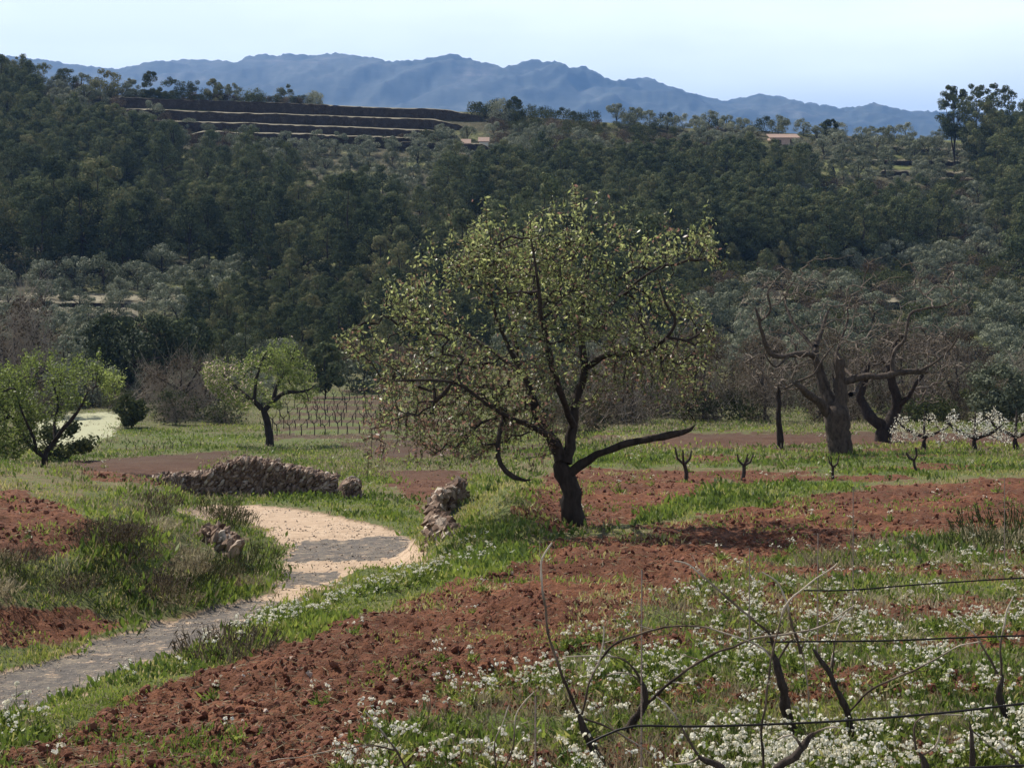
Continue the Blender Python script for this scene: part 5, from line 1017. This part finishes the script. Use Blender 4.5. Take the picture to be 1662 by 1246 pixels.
hose(R1, [(952, 1209), (990, 1190), (1030, 1178), (1100, 1178), (1180, 1176), (1330, 1170), (1480, 1160), (1662, 1142), (1850, 1125)], 'long black irrigation hose running across the bottom behind the stumpy vines')
hose(6.4, [(1490, 1252), (1560, 1247), (1662, 1243), (1850, 1236)], 'black irrigation hose grazing the bottom right corner')
M_STAKE = bark_mat('rusty_stake', (0.03, 0.022, 0.018), (0.09, 0.068, 0.055), 30)
for px, yt, yb, Y, lab in [(1037, 925, 1085, None, 'thin stake standing in the flowers left of the arching canes'), (1213, 890, 985, None, 'thin short stake behind the crossing canes'), (1324, 865, 975, None, 'thin leaning stake topped by white flowers'),
                           (1382, 790, 893, None, 'thin stake standing on the bare soil below the thick grey trunk'), (1628, 775, 868, None, 'thin stake near the right edge on the bare soil'), (863, 1130, 1246, 8.4, 'short wooden stake at the bottom left of the leftmost vine'),
                           (545, 745, 745, 0, '')]:
    if not lab: continue
    Y = Y or gY(px, yb, 7, 40); g = gpt(px, Y, -.1); b = Buf(); top = (HZ - yt) / F * Y; V, Fq = tube([g, (g + [0.01, 0, top]) / 2 * [1, 1, 1] + [0, 0, g[2] * 0], [g[0] + .02, Y, top]], [.006, .0055, .005], 6); b.add(V, Fq); V, Fq = tube([[g[0] + .02, Y, top - .02], [g[0] + .02, Y, top + .004]], [.007, .006], 6); b.add(V, Fq)
    o = obj('stake', b.mesh('stake', M_STAKE, g)); o.location = g; tag(o, lab, 'stake')

# ------------------------------------------------------------------ goblet vines, far vineyard, blossoming shrubs
def goblet(seed, h, arms, r=.045, thin=1.0):
    rg = np.random.default_rng(seed); b = Buf(); q = np.array([[0, 0, -.1], [.02, 0, h * .3], [-.02, .01, h * .6]]); b.add(*tube(q, [r, r * .9, r * .8], 7, .25, rg))
    for k in range(arms):
        a = k / arms * 6.28 + rg.random(); e = np.array([math.cos(a), math.sin(a), 0]); b.add(*tube([q[2] - [0, 0, .03], q[2] + e * h * .22 + [0, 0, h * .12], q[2] + e * h * .30 + [0, 0, h * rg.uniform(.3, .5)]], [r * .7, r * .55, r * .3], 6, .25, rg))
    return b.mesh('old_vine', M_VINE, smooth=True)
GV = [goblet(600 + i, .62, 3 + i % 2) for i in range(4)]
for i, (px, py, s, lab) in enumerate([(1112, 783, 1, 'old goblet pruned vine with three arms right of the big almond'), (1205, 780, .85, 'leaning black vine stump between the goblet vine and the thick trunk'), (1352, 778, .7, 'small vine with white flowers before the thick grey trunk'),
                                      (1490, 768, .8, 'lone slanting vine stump right of the thick grey trunk'), (1465, 700, .01, '')]):
    if not lab: continue
    Y = gY(px, py, 24, 45); g = gpt(px, Y); o = obj('old_vine', GV[i]); o.location = g; o.scale = (s, s, s); o.rotation_euler = (0, .35 if i in (1, 3) else 0, i); tag(o, lab, 'grape vine')
FV = [goblet(620 + i, .85, 1 + i % 3, .028) for i in range(4)]
rg = np.random.default_rng(95)
for r_ in range(6):
    Y = 70 + r_ * 6.2; px = 430 + r_ * 12
    while px < 770 - 6 * r_:
        yy = Y + (px - 430) * .012; g = gpt(px, yy); o = obj('far_vine', FV[rg.integers(4)]); o.location = g; o.rotation_euler = (0, 0, rg.normal() * .3); o.scale = (1, 1, rg.uniform(.8, 1.1))
        tag(o, 'small dark vine in the %s row of the little vineyard left of the big almond' % ('nearest', 'second', 'third', 'fourth', 'fifth', 'farthest')[r_], 'grape vine', 'vines in the far vineyard, %s row' % ('nearest', 'second', 'third', 'fourth', 'fifth', 'farthest')[r_])
        px += 1.0 / Y * F * .5 * (1 + .12 * rg.normal())
for i in range(9):
    px = 205 + i * 15; Y = 60 + i * .3; g = gpt(px, Y); o = obj('far_vine', FV[i % 4]); o.location = g; o.scale = (.5, .5, .5); tag(o, 'very small vine in the short row left of the small almond', 'grape vine', 'short row of vines left of the small almond')
def blossom(px, py, w, h, label, seed):
    rg = np.random.default_rng(seed); Y = gY(px, py, 30, 60); base = gpt(px, Y)
    limbs = [L3([(px, py + 4), (px - 2, py - h * .2), (px + 2, py - h * .32)], Y, [5, 4.5, 4]), L3([(px, py - h * .3), (px - w * .25, py - h * .5, .2), (px - w * .38, py - h * .8, .3)], Y, [3, 2, 1]), L3([(px, py - h * .3), (px + w * .22, py - h * .5, -.2), (px + w * .35, py - h * .75, -.3)], Y, [3, 2, 1]), L3([(px, py - h * .3), (px + 3, py - h * .6, .2), (px + 6, py - h * .95, .3)], Y, [3, 2, 1])]
    env = [(px - w / 2, py - h * .12), (px - w * .42, py - h * .6), (px - w * .30, py - h), (px - w * .1, py - h * .6), (px + w * .1, py - h * .98), (px + w * .2, py - h * .6), (px + w * .4, py - h * .8), (px + w / 2, py - h * .15), (px, py - h * .3)]
    A = sample_env(env, Y, w / F * Y * .4, 220, rg)
    build_tree('blossoming_tree', base, limbs, A, label, 'blossoming tree', rg, M_BARK, tip=.004, leaf=(M_PETAL, 42, .055, lambda C, rg: rg.uniform(.1, 1, len(C))), step=.25, sides=7)
blossom(1500, 729, 120, 64, 'white blossoming low tree, leftmost of the row at the right', 701)
blossom(1583, 731, 120, 66, 'white blossoming low tree with a dark crooked stem, middle of the row at the right', 702)
blossom(1650, 730, 120, 72, 'white blossoming low tree cut by the right edge', 703)
blossom(1730, 728, 84, 66, 'white blossoming low tree beyond the right edge', 704)

def undergrowth():
    rg = np.random.default_rng(97); UG = shrubs + olives[:2] + [bush_mesh('scrub_bush', 180 + i, 2.6, 2.6, 2.2, 22, 90, .10, (M_BROWN, M_SCRUB)[i % 2], low=0, trunk=False, twigs=80) for i in range(4)]
    for x0, x1, lo, hi, n, c in ((860, 1850, 66, 124, 130, 'beyond the field behind the bare trees'), (-200, 430, 84, 124, 60, 'in the hollow left of the small almond'), (560, 900, 112, 124, 14, 'above the little vineyard')):
        for k in range(n):
            Y = rg.uniform(lo, hi); px = rg.uniform(x0, x1); t = rg.integers(len(UG)); kind = 'brownish' if t > 6 and t % 2 else 'dull green'
            place('scrub_bush', UG[t], px, Y, f'low {kind} scrub bush {c}', 'bush', f'{kind} scrub bushes {c}', s=rg.uniform(.5, .95), rz=rg.uniform(0, 6), sink=.1)
undergrowth()

rg = np.random.default_rng(98)
for k in range(46):
    px = 165 + k * 7.2 + rg.normal() * 4; p_ = gpt(px, 287.5); top = (HZ - np.interp(px, [150, 780], [153, 178])) / F * 287.5; me = shrubs[rg.integers(5)]; o = obj('hedge_shrub', me); s_ = rg.uniform(.6, 1.0); o.location = (p_[0], 287.5 + rg.normal(), top - .5); o.scale = (s_, s_, s_ * .8); o.rotation_euler = (0, 0, rg.uniform(0, 6)); tag(o, 'low shrub of the hedge along the top of the bare terraces', 'shrub', 'hedge along the bare terraces')
